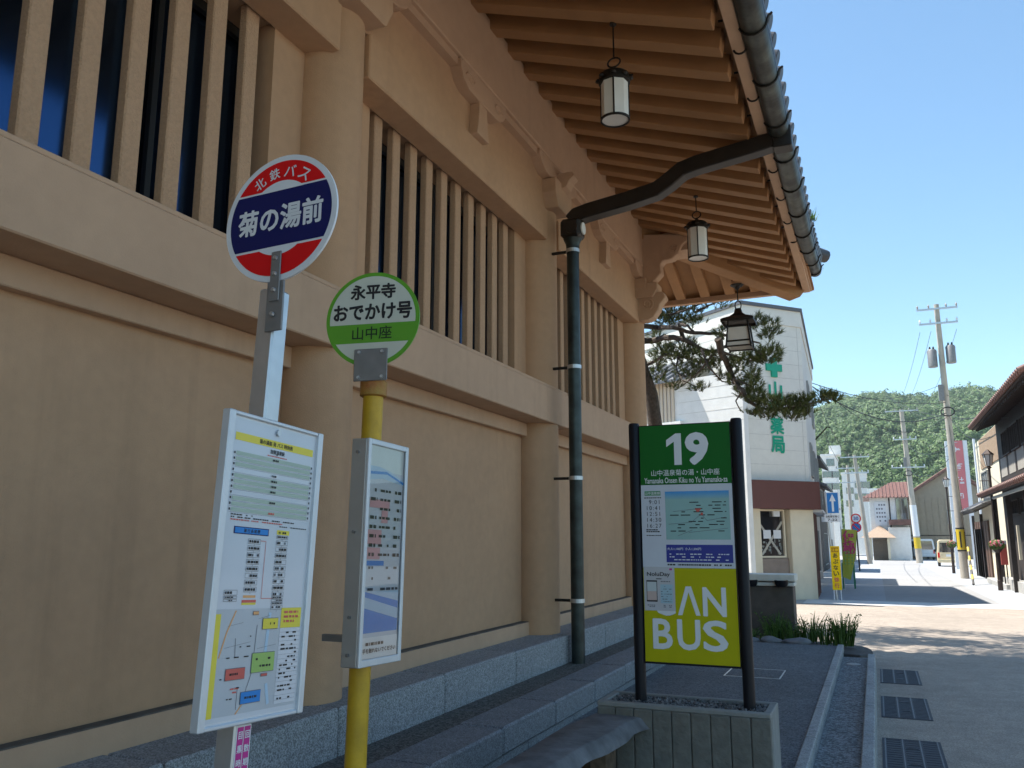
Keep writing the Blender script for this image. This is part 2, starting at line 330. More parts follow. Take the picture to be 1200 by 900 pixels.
# steel gratings on the road beside the kerb
GRT = mat('dark grating steel', (0.02, 0.022, 0.034), 0.6, 0.2, var=0.25, scale=14, bump=0.3, bscale=60)
GRL = mat('grating worn rib', (0.15, 0.155, 0.17), 0.55, 0.4, var=0.2, scale=14)
def grate(y0, y1, label):
    x0, x1, z = 3.145, 3.575, -0.28
    t = thing('drain_grate', label, 'drain', ((x0+x1)/2, (y0+y1)/2, z), 'drain grates in the road by the kerb')
    MB().box(x0, y0, z-0.03, x1, y1, z+0.004).build('plate', GRT, t)
    for k in range(4):
        xx = x0 + (x1-x0-0.012)*k/3.0
        MB().box(xx, y0, z+0.0045, xx+0.010, y1, z+0.009).build('rib', GRL, t)
    for q_, a_ in enumerate(((x0-.02, y0-.02, x1+.02, y0-.001), (x0-.02, y1+.001, x1+.02, y1+.02), (x0-.02, y0, x0-.001, y1), (x1+.001, y0, x1+.02, y1))): MB().box(a_[0], a_[1], z-.03, a_[2], a_[3], z+.006).build('frame_bar', GRT, t)
    nb = 16
    mb = MB()
    for k in range(nb):
        yy = y0 + (y1-y0)*(k+0.5)/nb
        for j in range(3):
            a = x0 + (x1-x0)*j/3 + 0.016; b = x0 + (x1-x0)*(j+1)/3 - 0.016
            mb.box(a, yy-0.008, z+0.0045, b, yy+0.004, z+0.0065)
    mb.build('tread_bars', GRT, t)
    for yy in (y0+0.28*(y1-y0), y0+0.72*(y1-y0)):
        MB().tube([(3.30, yy, z+0.005), (3.33, yy+0.03, z+0.008), (3.39, yy+0.03, z+0.008), (3.42, yy, z+0.005)], 0.004, 5).build('handle', GRL, t)
grate(7.35, 8.62, 'nearest dark steel drain grate in the road beside the kerb')
grate(9.62, 10.80, 'middle dark steel drain grate of three beside the kerb')
grate(11.80, 12.95, 'farthest dark steel drain grate, near the shadow edge')

# stone ledge along the wall: plinth stones, pebble strip, front blocks
ledge = bpy.data.objects.new('stone_ledge', None); COL.objects.link(ledge); ledge.location = (0.5, 5, 0); struct(ledge)
me = MB().box(-0.30, 0.006, 0.10, 0.20, 1.339, 0.505).build('plinth_stone', GRAN, None, bevel=0.012); me.location = (0, 5.749-1.345*8, 0); child(me, ledge)
for i in range(1, 14):
    y = 5.749 - 1.345*8 + 1.345*i
    if y < 12.6: inst(me.data, 'plinth_stone', ledge, (0, y, random.uniform(-.003, .003)))
MB().box(0.19, -8, -0.3, 0.465, 12.9, 0.228).build('pebble_strip', WASH, ledge)
for y in (3.2, 5.9, 8.6, 11.2): MB().box(0.205, y, 0.2, 0.46, y+0.006, 0.2295).build('strip_joint', LINE, ledge)
me = MB().box(0.467, 0.007, 0.058, 0.81, 0.998, 0.238).build('kerb_block', GRAN2, None, bevel=0.014); me.location = (0, 5.44-1.005*12, 0); child(me, ledge)
me2 = MB().box(0.467, 0.006, -0.2, 0.785, 0.999, 0.048).build('base_block', GRAN2, None, bevel=0.006); me2.location = (0, 5.94-1.005*12, 0); child(me2, ledge)
for i in range(1, 19):
    y = 5.44 - 1.005*12 + 1.005*i
    if y < 11.9:
        inst(me.data, 'kerb_block', ledge, (random.uniform(-.004, .003), y, random.uniform(-.004, .004)))
        inst(me2.data, 'base_block', ledge, (0, y+0.5, 0))
# ================================================================ BATH HOUSE
B = thing('bath_house', 'tan public bath building with columns, lattice windows and deep rafter eaves', 'building', (-6, 3, 0))
COLY = [-7.55, -3.52, 0.51, 4.54, 8.57, 12.60]; CX, CR = -0.19, 0.255
MB().box(-12, -10, 0, -0.62, 12.86, 6.3).build('core_wall', TAN, B)
me = None
for y in COLY:
    prof = [(CR, 0), (CR, 4.70)]
    if me is None:
        ob = MB().lathe(prof, (0, 0, 0), 40).build('column', TAN, None, smooth=True); me = ob.data; ob.location = (CX, y, 0.5); child(ob, B)
    else: inst(me, 'column', B, (CX, y, 0.5))
# long sill beam in two lengths with a seam
for y0, y1 in ((-10, 8.93), (8.955, 12.93)):
    MB().box(-0.45, y0, 2.715, 0.08, y1, 3.095).build('sill_beam', TANB, B, bevel=0.008)
    MB().box(-0.45, y0, 3.096, 0.068, y1, 3.125).build('sill_cap', TANB, B, bevel=0.004)
for i in range(len(COLY)-1):
    a, b = COLY[i]+0.16, COLY[i+1]-0.16
    MB().box(-0.61, a-.1, 0.4, -0.26, b+.1, 2.72).build('wall_panel', TAN, B)
    MB().box(-0.26, a, 2.572, -0.188, b, 2.713).build('panel_rail', TANB, B, bevel=0.006)
    MB().box(-0.26, a, 0.49, -0.172, b, 0.632).build('base_rail', TANB, B, bevel=0.006)
    MB().box(-0.255, a, 0.6325, -0.178, b, 0.640).build('dirt_line', mat('grimy rail top', (0.10, 0.085, 0.07), 0.95, var=0.3, scale=8), B)
    # upper bay: wall with opening, head beam, frieze
    w0, w1 = COLY[i]+0.57, COLY[i+1]-0.57
    MB().box(-0.60, a-.1, 3.10, -0.20, w0, 4.84).build('jamb', TAN, B)
    MB().box(-0.60, w1, 3.10, -0.20, b+.1, 4.84).build('jamb', TAN, B)
    MB().box(-0.60, a-.1, 4.84, -0.205, b+.1, 5.20).build('lintel', TAN, B)
    MB().box(-0.21, a+0.02, 4.80, 0.045, b-0.02, 5.155).build('head_beam', TAN, B, bevel=0.010)
    # lattice window
    wd = bpy.data.objects.new('window', None); COL.objects.link(wd); wd.location = (-0.3, (w0+w1)/2, 3.12); child(wd, B)
    MB().box(-0.475, w0, 3.12, -0.465, w1, 4.84).build('pane', GLASSW, wd)
    mb = MB()
    for z in (3.125, 4.72): mb.box(-0.445, w0, z, -0.405, w1, z+0.06)
    for k in range(5):
        yy = w0 + (w1-w0-0.04)*k/4; mb.box(-0.444, yy, 3.13, -0.41, yy+0.04, 4.78)
    mb.build('sash', mat('bronze sash', (0.03, 0.026, 0.022), 0.5, 0.4, var=0.1), wd)
    n = 10; bw = 0.115; me_b = None
    for k in range(n):
        yy = w0 + (w1-w0)*(k+0.62)/(n+0.24)
        if me_b is None:
            o = MB().box(-0.292, -bw/2, 3.12, -0.225, bw/2, 4.845).build('lattice_bar', TANR, None, bevel=0.008); me_b = o.data; o.location = (0, yy, 0); child(o, wd)
        else: inst(me_b, 'lattice_bar', wd, (0, yy, 0))
MB().box(-0.61, -10, 5.15, 0.015, 12.80, 5.66).build('frieze_wall', TAN, B)
MB().box(-0.60, -10, 5.62, 0.095, 12.88, 5.695).build('plate_fillet', TANB, B)
MB().box(-0.60, -10, 5.696, 0.135, 12.90, 6.42).build('wall_plate', TANB, B, bevel=0.01)
MB().box(-0.605, 12.80, 0.2, -0.195, 12.86, 5.6).build('end_wall', TAN, B)
# bracket struts in mid bay and bracket blocks over columns
def strut(yc):
    t = bpy.data.objects.new('bracket', None); COL.objects.link(t); t.location = (0, yc, 5.2); child(t, B)
    o = Vector((-0.045, yc, 0))
    arm = [(-0.50, 5.60), (0.50, 5.60), (0.50, 5.52), (0.44, 5.43), (0.33, 5.375), (0.13, 5.37), (-0.13, 5.37), (-0.33, 5.375), (-0.44, 5.43), (-0.50, 5.52)]
    MB().prism([(a, b+0.095) for a, b in arm], o, Y, Z, X, 0, 0.17).build('bracket_arm', TANB, t, bevel=0.006)
    post = [(-0.085, 5.52), (0.085, 5.52), (0.085, 5.40), (0.10, 5.28), (0.13, 5.15), (-0.13, 5.15), (-0.10, 5.28), (-0.085, 5.40)]
    MB().prism(post, o, Y, Z, X, -0.004, 0.155).build('bracket_post', TANB, t, bevel=0.005)
    for s in (-1, 1):
        mb = MB(); th = [(s*(0.30+0.10*math.cos(q)*(1-q/9)), 5.575+0.06*math.sin(q)*(1-q/9)) for q in np.linspace(0, 6, 14)]
        mb.tube([o + Y*a + Z*b + X*0.172 for a, b in th], 0.010, 5).build('carved_scroll', TANB, t)
def block(yc):
    t = bpy.data.objects.new('bracket', None); COL.objects.link(t); t.location = (0, yc, 5.2); child(t, B)
    o = Vector((-0.19, yc, 0))
    MB().prism([(-0.27, 5.495), (0.27, 5.495), (0.27, 5.33), (0.18, 5.17), (-0.18, 5.17), (-0.27, 5.33)], o, Y, Z, X, -0.2, 0.37).build('bearing_block', TANB, t, bevel=0.008)
    arm = [(-0.62, 5.60), (0.62, 5.60), (0.62, 5.55), (0.55, 5.47), (0.42, 5.405), (-0.42, 5.405), (-0.55, 5.47), (-0.62, 5.55)]
    MB().prism([(a, b+0.094) for a, b in arm], o, Y, Z, X, -0.1, 0.315).build('bracket_arm', TANB, t, bevel=0.006)
    # nose that sticks out towards the street
    nose = [(0.0, 5.61), (0.50, 5.61), (0.52, 5.56), (0.46, 5.51), (0.43, 5.44), (0.36, 5.42), (0.0, 5.412)]
    MB().prism(nose, o, X, Z, Y, -0.085, 0.085).build('bracket_nose', TANB, t, bevel=0.006)
for i in range(1, len(COLY)-1): strut((COLY[i]+COLY[i+1])/2 - 0.02)
for y in COLY[1:]: block(y)
# corner bracket complex with carved noses
cb = bpy.data.objects.new('bracket', None); COL.objects.link(cb); cb.location = (0.1, 12.5, 5.2); child(cb, B)
low = [(-0.05, 4.845), (-0.05, 5.26), (0.44, 5.25), (0.475, 5.16), (0.38, 5.06), (0.36, 4.98), (0.28, 4.87), (0.20, 4.825), (0.08, 4.822)]
MB().prism(low, Vector((0, 12.5, 0)), X, Z, Y, -0.11, 0.11).build('carved_nose', TANB, cb, bevel=0.012)
mb = MB(); sc_ = [(0.19 + 0.085*math.cos(q)*(1-q/10), 5.08+0.085*math.sin(q)*(1-q/10)) for q in np.linspace(-1.2, 8, 26)]
mb.tube([Vector((a, 12.388, b)) for a, b in sc_], 0.013, 6).build('carved_scroll', TANB, cb)
up = [(0.02, 5.42), (0.20, 5.40), (0.33, 5.47), (0.42, 5.56), (0.41, 5.70), (0.46, 5.755), (0.60, 5.765), (0.69, 5.84), (0.75, 5.96), (0.84, 6.03), (0.84, 6.14), (0.02, 6.24)]
MB().prism(up, Vector((0, 12.5, 0)), X, Z, Y, -0.10, 0.10).build('corner_arm', TANB, cb, bevel=0.012)
mb = MB(); sc_ = [(0.62 + 0.06*math.cos(q)*(1-q/10), 5.93+0.06*math.sin(q)*(1-q/10)) for q in np.linspace(-1.2, 8, 24)]
mb.tube([Vector((a, 12.396, b)) for a, b in sc_], 0.012, 6).build('carved_scroll', TANB, cb)
MB().prism([(-0.24, 5.40), (0.24, 5.40), (0.24, 5.30), (0.16, 5.17), (-0.16, 5.17), (-0.24, 5.30)], Vector((0.12, 12.5, 0)), X, Z, Y, -0.16, 0.16).build('bearing_block', TANB, cb, bevel=0.01)
MB().box(0.10, 12.46, 5.90, 0.95, 12.90, 6.22).build('end_plate', TANB, cb, bevel=0.01)

# ---- eaves: rafters, hip, soffit
SL = 0.345
def zb(x): return 6.33 - SL*(x-0.1)               # underside of the rafters
RW, RH = 0.165, 0.19
ry = [6.36-0.09 + 0.427*k for k in range(-30, 19)]
XE = 2.28
def rafter_mesh(x0):
    mb = MB(); vs = []
    for yy in (-RW/2, RW/2):
        vs += [(x0, yy, zb(x0)), (XE, yy, zb(XE)), (XE+0.03, yy, zb(XE)+RH), (x0, yy, zb(x0)+RH)]
    mb.add(vs, [(0,1,2,3), (7,6,5,4), (0,4,5,1), (1,5,6,2), (2,6,7,3), (3,7,4,0)])
    return mb.build('rafter', RAFT, None, bevel=0.006)
base = None
for y in ry:
    if y > 14.35: break
    if y < 12.5:
        if base is None: base = rafter_mesh(-0.35); base.location = (0, y, 0); child(base, B)
        else: inst(base.data, 'rafter', B, (0, y, 0))
    else:
        x0 = max(-0.2, y - 12.6 + 0.22)
        o = rafter_mesh(x0); o.location = (0, y, 0); child(o, B)
YE = 14.45
def end_rafter(x, y0):
    mb = MB(); vs = []
    for xx in (x-RW/2, x+RW/2):
        zz = lambda y: 6.33 - SL*(y-12.55)
        vs += [(xx, y0, zz(y0)), (xx, YE, zz(YE)), (xx, YE+0.03, zz(YE)+RH), (xx, y0, zz(y0)+RH)]
    mb.add(vs, [(0,1,2,3), (7,6,5,4), (0,4,5,1), (1,5,6,2), (2,6,7,3), (3,7,4,0)])
    return mb.build('rafter', RAFT, B, bevel=0.006)
for k in range(-14, 5):
    x = 0.30 + 0.43*k
    end_rafter(x, 12.5 if x < 0.25 else 12.55 + (x-0.1) + 0.1)
# hip rafter
h0, h1 = Vector((-0.05, 12.40, 6.20)), Vector((2.34, 14.62, 5.47))
d = (h1-h0).normalized(); sd = d.cross(Z).normalized(); un = sd.cross(d)
mb = MB(); prof = [(-0.14, -0.02), (0.14, -0.02), (0.14, 0.27), (-0.14, 0.27)]
L_ = (h1-h0).length
mb.add([h0+sd*a+un*b for a, b in prof] + [h0+d*(L_-0.16)+sd*a+un*b for a, b in prof[:2]] + [h0+d*(L_)+sd*a+un*b for a, b in prof[2:]],
       [(0,1,2,3), (4,7,6,5), (0,4,5,1), (1,5,6,2), (2,6,7,3), (3,7,4,0)])
mb.build('hip_rafter', RAFT, B, bevel=0.012)
# soffit boards above the rafters (main side, end side), eave board and roof
def zs(x): return zb(x) + RH + 0.004
XO = 2.53
SOF = RAFT
cx_, cy_ = XO, YE+0.34
mb = MB(); z1 = zs(XO); zi = zs(-0.6)
mb.add([(-0.6, -10, zi), (XO, -10, z1), (XO, cy_, z1), (-0.6, 11.85, zi), (-0.6, -10, zi+.05), (XO, -10, z1+.05), (XO, cy_, z1+.05), (-0.6, 11.85, zi+.05)],
       [(0,1,2,3), (4,7,6,5), (0,4,5,1), (1,5,6,2), (3,2,6,7), (0,3,7,4)])
mb.build('soffit', SOF, B)
mb = MB(); zi2 = z1 + SL*(cy_-11.85)
mb.add([(-12, 11.85, zi2), (-0.6, 11.85, zi2), (XO, cy_, z1), (-12, cy_, z1), (-12, 11.85, zi2+.05), (-0.6, 11.85, zi2+.05), (XO, cy_, z1+.05), (-12, cy_, z1+.05)],
       [(0,1,2,3), (4,7,6,5), (0,4,5,1), (1,5,6,2), (2,6,7,3), (0,3,7,4)])
mb.build('soffit', SOF, B)
EB = TANB
MB().box(2.36, -10, zs(2.45)-0.10, 2.47, cy_-0.16, zs(2.45)-0.005).build('eave_board', EB, B, bevel=0.006)
MB().box(-12, YE+0.07, zs(2.45)-0.10, 2.35, YE+0.18, zs(2.45)-0.005).build('eave_board', EB, B, bevel=0.006)
# roof body: hip roof with a ridge
zt = z1 + 0.16; RS = 0.42
XR, ZR = -6.2, zt + RS*(XO+0.14+6.2)
xe, ye = XO+0.14, cy_+0.12; yr = ye - (xe-XR)
UP = 0.36
def rise(t): return UP*max(0.0, min(1.15, (t+4.2)/4.2))**2      # t: metres from the corner (0) backwards
def rise_y(y): return rise(y-ye)
def rise_x(x): return rise(x-xe)
mb = MB(); ysr = [-12, ye-4.2, ye-3.15, ye-2.1, ye-1.05, ye]; xsr = [xe-1.05, xe-2.1, xe-3.15, xe-4.2, -15.16]
rim_ = [(xe, y, zt+rise_y(y)) for y in ysr] + [(x, ye, zt+rise_x(x)) for x in xsr]
nr = len(rim_); vs = rim_ + [(a, b, c-.10) for a, b, c in rim_] + [(XR, yr, ZR), (XR, -12, ZR), (-15.16, -12, zt)]
R0, R1_, LB = 2*nr, 2*nr+1, 2*nr+2
fs = [(i, i+1, nr+i+1, nr+i) for i in range(nr-1)] + [(i, i+1, R0) for i in range(nr-1)] + [(0, R0, R1_), (nr-1, LB, R1_, R0), (0, R1_, LB, nr)]
mb.add(vs, fs)
roof = mb.build('roof', TILE, B)
# rising fascia boards that fill the upturn near the corner
def fascia(pts):
    vs = []; fs = []
    for k, (p, n_, h) in enumerate(pts): vs += [p, p+n_, p+n_+Z*h, p+Z*h]
    for k in range(len(pts)-1):
        for j in range(4): fs.append((k*4+j, k*4+(j+1)%4, k*4+4+(j+1)%4, k*4+4+j))
    fs += [(0,1,2,3), tuple(range(4*len(pts)-4, 4*len(pts)))]
    return MB().add(vs, fs).build('corner_board', TANB, B)
fascia([(Vector((XO-.14, y, z1-.03)), Vector((.11, 0, 0)), .07+rise_y(y)) for y in np.linspace(ye-4.6, ye-.18, 10)])
fascia([(Vector((x, cy_-.14, z1-.03)), Vector((0, .11, 0)), .07+rise_x(x)) for x in np.linspace(xe-4.6, xe-.32, 10)])
# barrel tile rows and round end tiles along the street eave and the end eave
rowm = None
nseg = 8
mb = MB(); Lr = 2.6
ringy = [(0.078*math.cos(a), 0.078*math.sin(a)) for a in [math.pi*i/nseg for i in range(nseg+1)]]
vs = [(0.08, a, b+0.0) for a, b in ringy] + [(-Lr, a, b+RS*Lr) for a, b in ringy]
mb.add(vs, [(i, i+1, nseg+2+i, nseg+1+i) for i in range(nseg)] + [tuple(range(nseg+1))])
row = mb.build('tile_row', TILE, None, smooth=True)
cap = MB().cyl((0.06, 0, 0.02), (0.125, 0, 0.0), 0.078, 0.078, 16).build('end_tile', TILE, None, bevel=0.008)
pan = MB().prism([(-0.15, 0.045), (-0.08, 0.015), (0, 0.0), (0.08, 0.015), (0.15, 0.045), (0.15, 0.075), (0.08, 0.045), (0, 0.03), (-0.08, 0.045), (-0.15, 0.075)], Vector((0.0, 0.15, 0)), Y, Z, X, -0.25, 0.03).build('pan_tile', TILE, None)
first = True
def tiles(locf, rot, ks):
    global first
    for k in ks:
        for ob in (row, cap, pan):
            if first and ob.parent is None:
                ob.location = locf(k); ob.rotation_euler = (0, 0, rot); child(ob, roof)
            else: inst(ob.data, ob.name.split('.')[0], roof, locf(k), (0, 0, rot))
        first = False
tiles(lambda k: (xe-0.11, ye-0.25-0.30*k, zt+0.015+rise_y(ye-0.25-0.30*k)), 0.0, range(0, 46))
tiles(lambda k: (xe-0.25-0.30*k, ye+0.02, zt+0.005+rise_x(xe-0.25-0.30*k)), math.pi/2, range(0, 34))
# hip ridge end tile at the corner
mb = MB().tube([(xe-2.2, ye-2.2, zt+1.10), (xe-0.25, ye-0.25, zt+0.20+UP*.95), (xe+0.08, ye+0.08, zt+0.12+UP)], [0.13, 0.13, 0.11], 10)
mb.build('hip_tile', TILE, roof, smooth=True)
# tuft of weeds growing from the eave tiles
mb = MB()
for i in range(40):
    a = random.uniform(0, 6.28); l = random.uniform(.06, .16); p = Vector((xe+0.02+random.uniform(-.03,.05), 11.9+random.uniform(-.1,.1), zt+0.05)); q = p + Vector((math.cos(a)*l*.6+.03, math.sin(a)*l*.6, l)); s_ = Vector((-math.sin(a), math.cos(a), 0))*.006
    mb.add([p-s_, p+s_, q], [(0,1,2)])
mb.build('roof_weed', GRASSM, roof, recalc=False)

# ---- gutter with hooks and collars
gt = bpy.data.objects.new('gutter', None); COL.objects.link(gt); gt.location = (2.66, 3, 5.6); child(gt, B)
GXc, GZc, GR = 2.575, zt-0.07-0.13, 0.105
mb = MB(); ys = np.linspace(-10, 14.5, 60); n = 14; vs = []; fs = []
for i, y in enumerate(ys):
    for j in range(n+1):
        a = math.pi + math.pi*j/n; vs.append((GXc+GR*math.cos(a), y, GZc+rise_y(y)+GR*math.sin(a)))
    for j in range(n+1):
        a = 2*math.pi - math.pi*j/n; vs.append((GXc+(GR-.006)*math.cos(a), y, GZc+rise_y(y)+(GR-.006)*math.sin(a)))
m2 = 2*(n+1)
for i in range(len(ys)-1):
    for j in range(m2): fs.append((i*m2+j, i*m2+(j+1)%m2, (i+1)*m2+(j+1)%m2, (i+1)*m2+j))
fs += [tuple(range(m2)), tuple(range((len(ys)-1)*m2, len(ys)*m2))]
mb.add(vs, fs).build('gutter_trough', COPPER, gt, smooth=True)
mb = MB()
for j in range(9):
    a = math.pi + math.pi*j/8; b = math.pi + math.pi*(j+1)/8 if j < 8 else None
path = [Vector((GXc+(GR+.008)*math.cos(a), 0, (GR+.008)*math.sin(a))) for a in [math.pi+math.pi*j/10 for j in range(11)]]
path = [Vector((2.30, 0, 0.08)), Vector((GXc-GR-.008, 0, 0.08))] + path + [Vector((GXc+GR+.02, 0, .03)), Vector((GXc+GR+0.05, 0, 0.05))]
hk = MB().tube(path, 0.011, 6).build('gutter_bracket', DKIRON, None); first_h = True
crl = [Vector((GXc-GR+.02, 0, .06))] + [Vector((2.43+.055*math.cos(a), 0, -.02+.055*math.sin(a))) for a in [math.radians(q) for q in range(20, -200, -25)]]
hk2 = MB().tube(crl, 0.010, 6).build('gutter_hook', DKIRON, None)
for k in range(24):
    y = 14.2 - 0.86*k
    for q, ob in enumerate((hk, hk2)):
        yy = y + (0.0 if q == 0 else 0.30)
        if k == 0: ob.location = (0, yy, GZc+rise_y(yy)); child(ob, gt)
        else: inst(ob.data, ob.name.split('.')[0], gt, (0, yy, GZc+rise_y(yy)))
# ---- duct and downpipe
dp = bpy.data.objects.new('downpipe', None); COL.objects.link(dp); dp.location = (0.3, 8.5, 0.24); child(dp, B)
PX_, PY_ = 0.30, 8.50
cen = [(0.30, 5.00), (0.36, 5.06), (0.50, 5.09), (0.95, 5.15), (1.28, 5.21), (1.42, 5.29), (1.56, 5.39), (1.72, 5.43), (2.38, 5.52), (2.60, 5.56)]
vs = []; fs = []
for i, (x, z) in enumerate(cen):
    a = Vector(cen[max(0, i-1)]); b = Vector(cen[min(len(cen)-1, i+1)]); t_ = (b-a).normalized(); nn = Vector((-t_.y, t_.x))
    for sy, so in ((-1, -1), (1, -1), (1, 1), (-1, 1)):
        vs.append((x+nn.x*so*0.085, PY_+sy*0.085, z+nn.y*so*0.085))
for i in range(len(cen)-1):
    for j in range(4): fs.append((i*4+j, i*4+(j+1)%4, (i+1)*4+(j+1)%4, (i+1)*4+j))
fs += [(0,1,2,3), tuple(range(4*len(cen)-4, 4*len(cen)))]
MB().add(vs, fs).build('duct', DUCT, dp, bevel=0.012)
MB().box(2.51, PY_-0.095, 5.44, 2.70, PY_+0.095, GZc+0.02).build('outlet_box', DUCT, dp, bevel=0.01)
MB().box(PX_-0.115, PY_-0.11, 4.80, PX_+0.115, PY_+0.11, 5.02).build('hopper', DUCT, dp, bevel=0.03)
MB().lathe([(0.105, 4.80), (0.078, 4.74), (0.076, 4.70)], (PX_, PY_, 0), 20).build('hopper_neck', PIPE, dp, smooth=True)
MB().cyl((PX_+0.02, PY_-0.112, 4.91), (PX_+0.02, PY_-0.124, 4.91), 0.075, n=20).build('badge_rim', DUCT, dp)
MB().cyl((PX_+0.119, PY_, 4.91), (PX_+0.135, PY_, 4.91), 0.07, n=20).build('badge', FROST, dp)
MB().lathe([(0.070, 0.20), (0.070, 4.75)], (PX_, PY_, 0), 24).build('pipe', PIPE, dp, smooth=True)
for z in (4.66, 3.33, 2.12, 0.85):
    MB().lathe([(0.074, z-.02), (0.078, z-.02), (0.078, z+.02), (0.074, z+.02)], (PX_, PY_, 0), 20).build('pipe_clamp', STEEL, dp)
    MB().box(-0.2, PY_-0.012, z-0.014, PX_-0.07, PY_+0.012, z+0.014).build('clamp_arm', DKIRON, dp)

# ================================================================ LANTERNS
def lantern(x, y, ztop, zcap, zbot, r, label):
    t = thing('hanging_lantern', label, 'lantern', (x, y, zbot), 'hanging lanterns under the eaves')
    MB().lathe([(0.03, ztop-.01), (0.03, ztop+.01)], (x, y, 0), 10).build('ceiling_hook', DKIRON, t)
    MB().tube([(x, y, ztop), (x, y, zcap+0.20)], 0.008, 6).build('rod', DKIRON, t)
    mb = MB(); mb.tube([(x+0.055*math.cos(a), y+0.02*math.sin(a), zcap+0.145+0.055*math.sin(a)) for a in np.linspace(0, 2*math.pi, 18)], 0.008, 6, caps=False); mb.build('ring', DKIRON, t)
    MB().lathe([(0.012, zcap+.10), (0.03, zcap+.07), (0.05, zcap+.055), (r*0.95, zcap+.03), (r*1.08, zcap+.01), (r*1.10, zcap-.05), (r*1.0, zcap-.055)], (x, y, 0), 24).build('cap', DKIRON, t, smooth=True)
    n = 8
    for k in range(n):
        a0, a1 = 2*math.pi*k/n + .2, 2*math.pi*(k+1)/n + .2
        p0 = Vector((x+r*.96*math.cos(a0), y+r*.96*math.sin(a0), 0)); p1 = Vector((x+r*.96*math.cos(a1), y+r*.96*math.sin(a1), 0))
        MB().quad(p0+Z*(zbot+.012), p1+Z*(zbot+.012), p1+Z*(zcap-.05), p0+Z*(zcap-.05)).build('pane', FROST, t, recalc=False)
        if k % 2 == 0: MB().cyl(p0+Z*zbot, p0+Z*(zcap-.05), 0.008, n=6).build('rib', DKIRON, t)
        mb = MB(); mb.lathe([(0.018, 0), (0.03, 0.012), (0.018, 0.03)], (x+r*1.1*math.cos(a0), y+r*1.1*math.sin(a0), zcap-0.03), 8); mb.build('boss', DKIRON, t)
    MB().lathe([(r*.92, zbot), (r*1.02, zbot), (r*1.02, zbot+.018), (r*.92, zbot+.018), (r*.92, zbot)], (x, y, 0), 24, caps=False).build('bottom_rim', DKIRON, t)
    MB().lathe([(r*.92, zbot+.01), (0.001, zbot+.012)], (x, y, 0), 24).build('bottom_pane', FROST, t)
    MB().box(x-r*1.35, y-.006, zcap-.012, x+r*1.35, y+.006, zcap).build('cross_pin', DKIRON, t)
lantern(1.425, 6.36, zb(1.42)-0.005, 5.36, 4.965, 0.122, 'nearest round lantern with white panes hanging from the rafters above downpipe duct')
lantern(1.345, 10.45, zb(1.34)-0.005, 5.50, 5.045, 0.128, 'round lantern with white panes hanging near the corner bracket of the eaves')
def square_lantern(x, y, ztop, zr, zbot, label):
    t = thing('hanging_lantern', label, 'lantern', (x, y, zbot), 'hanging lanterns under the eaves')
    MB().lathe([(0.12, ztop+.0), (0.10, ztop-.02), (0.05, ztop-.04), (0.035, ztop-.07), (0.012, ztop-.09)], (x, y, 0), 8).build('ceiling_rose', DKIRON, t)
    MB().tube([(x, y, ztop-.08), (x, y, zr+0.34)], 0.010, 6).build('chain', DKIRON, t)
    MB().tube([(x+0.05*math.cos(a), y, zr+0.27+0.08*math.sin(a)) for a in np.linspace(0, 2*math.pi, 16)], 0.010, 6, caps=False).build('ring', DKIRON, t)
    e, i = 0.265, 0.05
    mb = MB(); lv = [(e, zr), (e*.9, zr+.02), (e*.5, zr+.07), (e*.25, zr+.13), (0.05, zr+.20), (0.03, zr+.22)]
    vs = []
    for r_, z in lv: vs += [(x-r_, y-r_, z), (x+r_, y-r_, z), (x+r_, y+r_, z), (x-r_, y+r_, z)]
    fs = [(q*4+j, q*4+(j+1)%4, q*4+4+(j+1)%4, q*4+4+j) for q in range(len(lv)-1) for j in range(4)] + [(3,2,1,0), tuple(range(4*len(lv)-4, 4*len(lv)))]
    mb.add(vs, fs).build('roof', DKIRON, t)
    MB().box(x-e, y-e, zr-.045, x+e, y-e+.012, zr).build('valance', DKIRON, t); MB().box(x-e, y+e-.012, zr-.045, x+e, y+e, zr).build('valance', DKIRON, t)
    MB().box(x-e, y-e+.013, zr-.045, x-e+.012, y+e-.013, zr).build('valance', DKIRON, t); MB().box(x+e-.012, y-e+.013, zr-.045, x+e, y+e-.013, zr).build('valance', DKIRON, t)
    b0, b1 = 0.18, 0.155
    zt_, zm = zr-.02, zbot+.10
    def fr(r_a, r_b, za, zb_):
        return [(Vector((x+sx*r_a, y+sy*r_a, za)), Vector((x+sx*r_b, y+sy*r_b, zb_))) for sx, sy in ((-1,-1),(1,-1),(1,1),(-1,1))]
    for pa, pb in fr(b0*1.12, b1, zbot-.02, zt_): MB().cyl(pa, pb, 0.016, n=6).build('rib', DKIRON, t)
    for z, r_ in ((zt_-.10, b1*1.02), (zm, b0), (zbot+.01, b0*1.08)):
        mb = MB(); c = [(x-r_, y-r_), (x+r_, y-r_), (x+r_, y+r_), (x-r_, y+r_)]
        for k in range(4): mb.cyl((*c[k], z), (*c[(k+1)%4], z), 0.014, n=6)
        mb.build('frame', DKIRON, t)
    for k in range(4):
        q = ((-1,-1),(1,-1),(1,1),(-1,1)); a, b = q[k], q[(k+1)%4]
        P_ = lambda s_, r_, z: Vector((x+s_[0]*r_, y+s_[1]*r_, z))
        MB().quad(P_(a, b0*.97, zm), P_(b, b0*.97, zm), P_(b, b1*.98, zt_-.10), P_(a, b1*.98, zt_-.10)).build('pane', FROST, t, recalc=False)
        MB().quad(P_(a, b0*1.05, zbot+.01), P_(b, b0*1.05, zbot+.01), P_(b, b0*.97, zm), P_(a, b0*.97, zm)).build('pane', FROST, t, recalc=False)
square_lantern(1.345, 14.0, 5.70, 5.07, 4.60, 'square lantern with a flared roof hanging below the hip rafter')
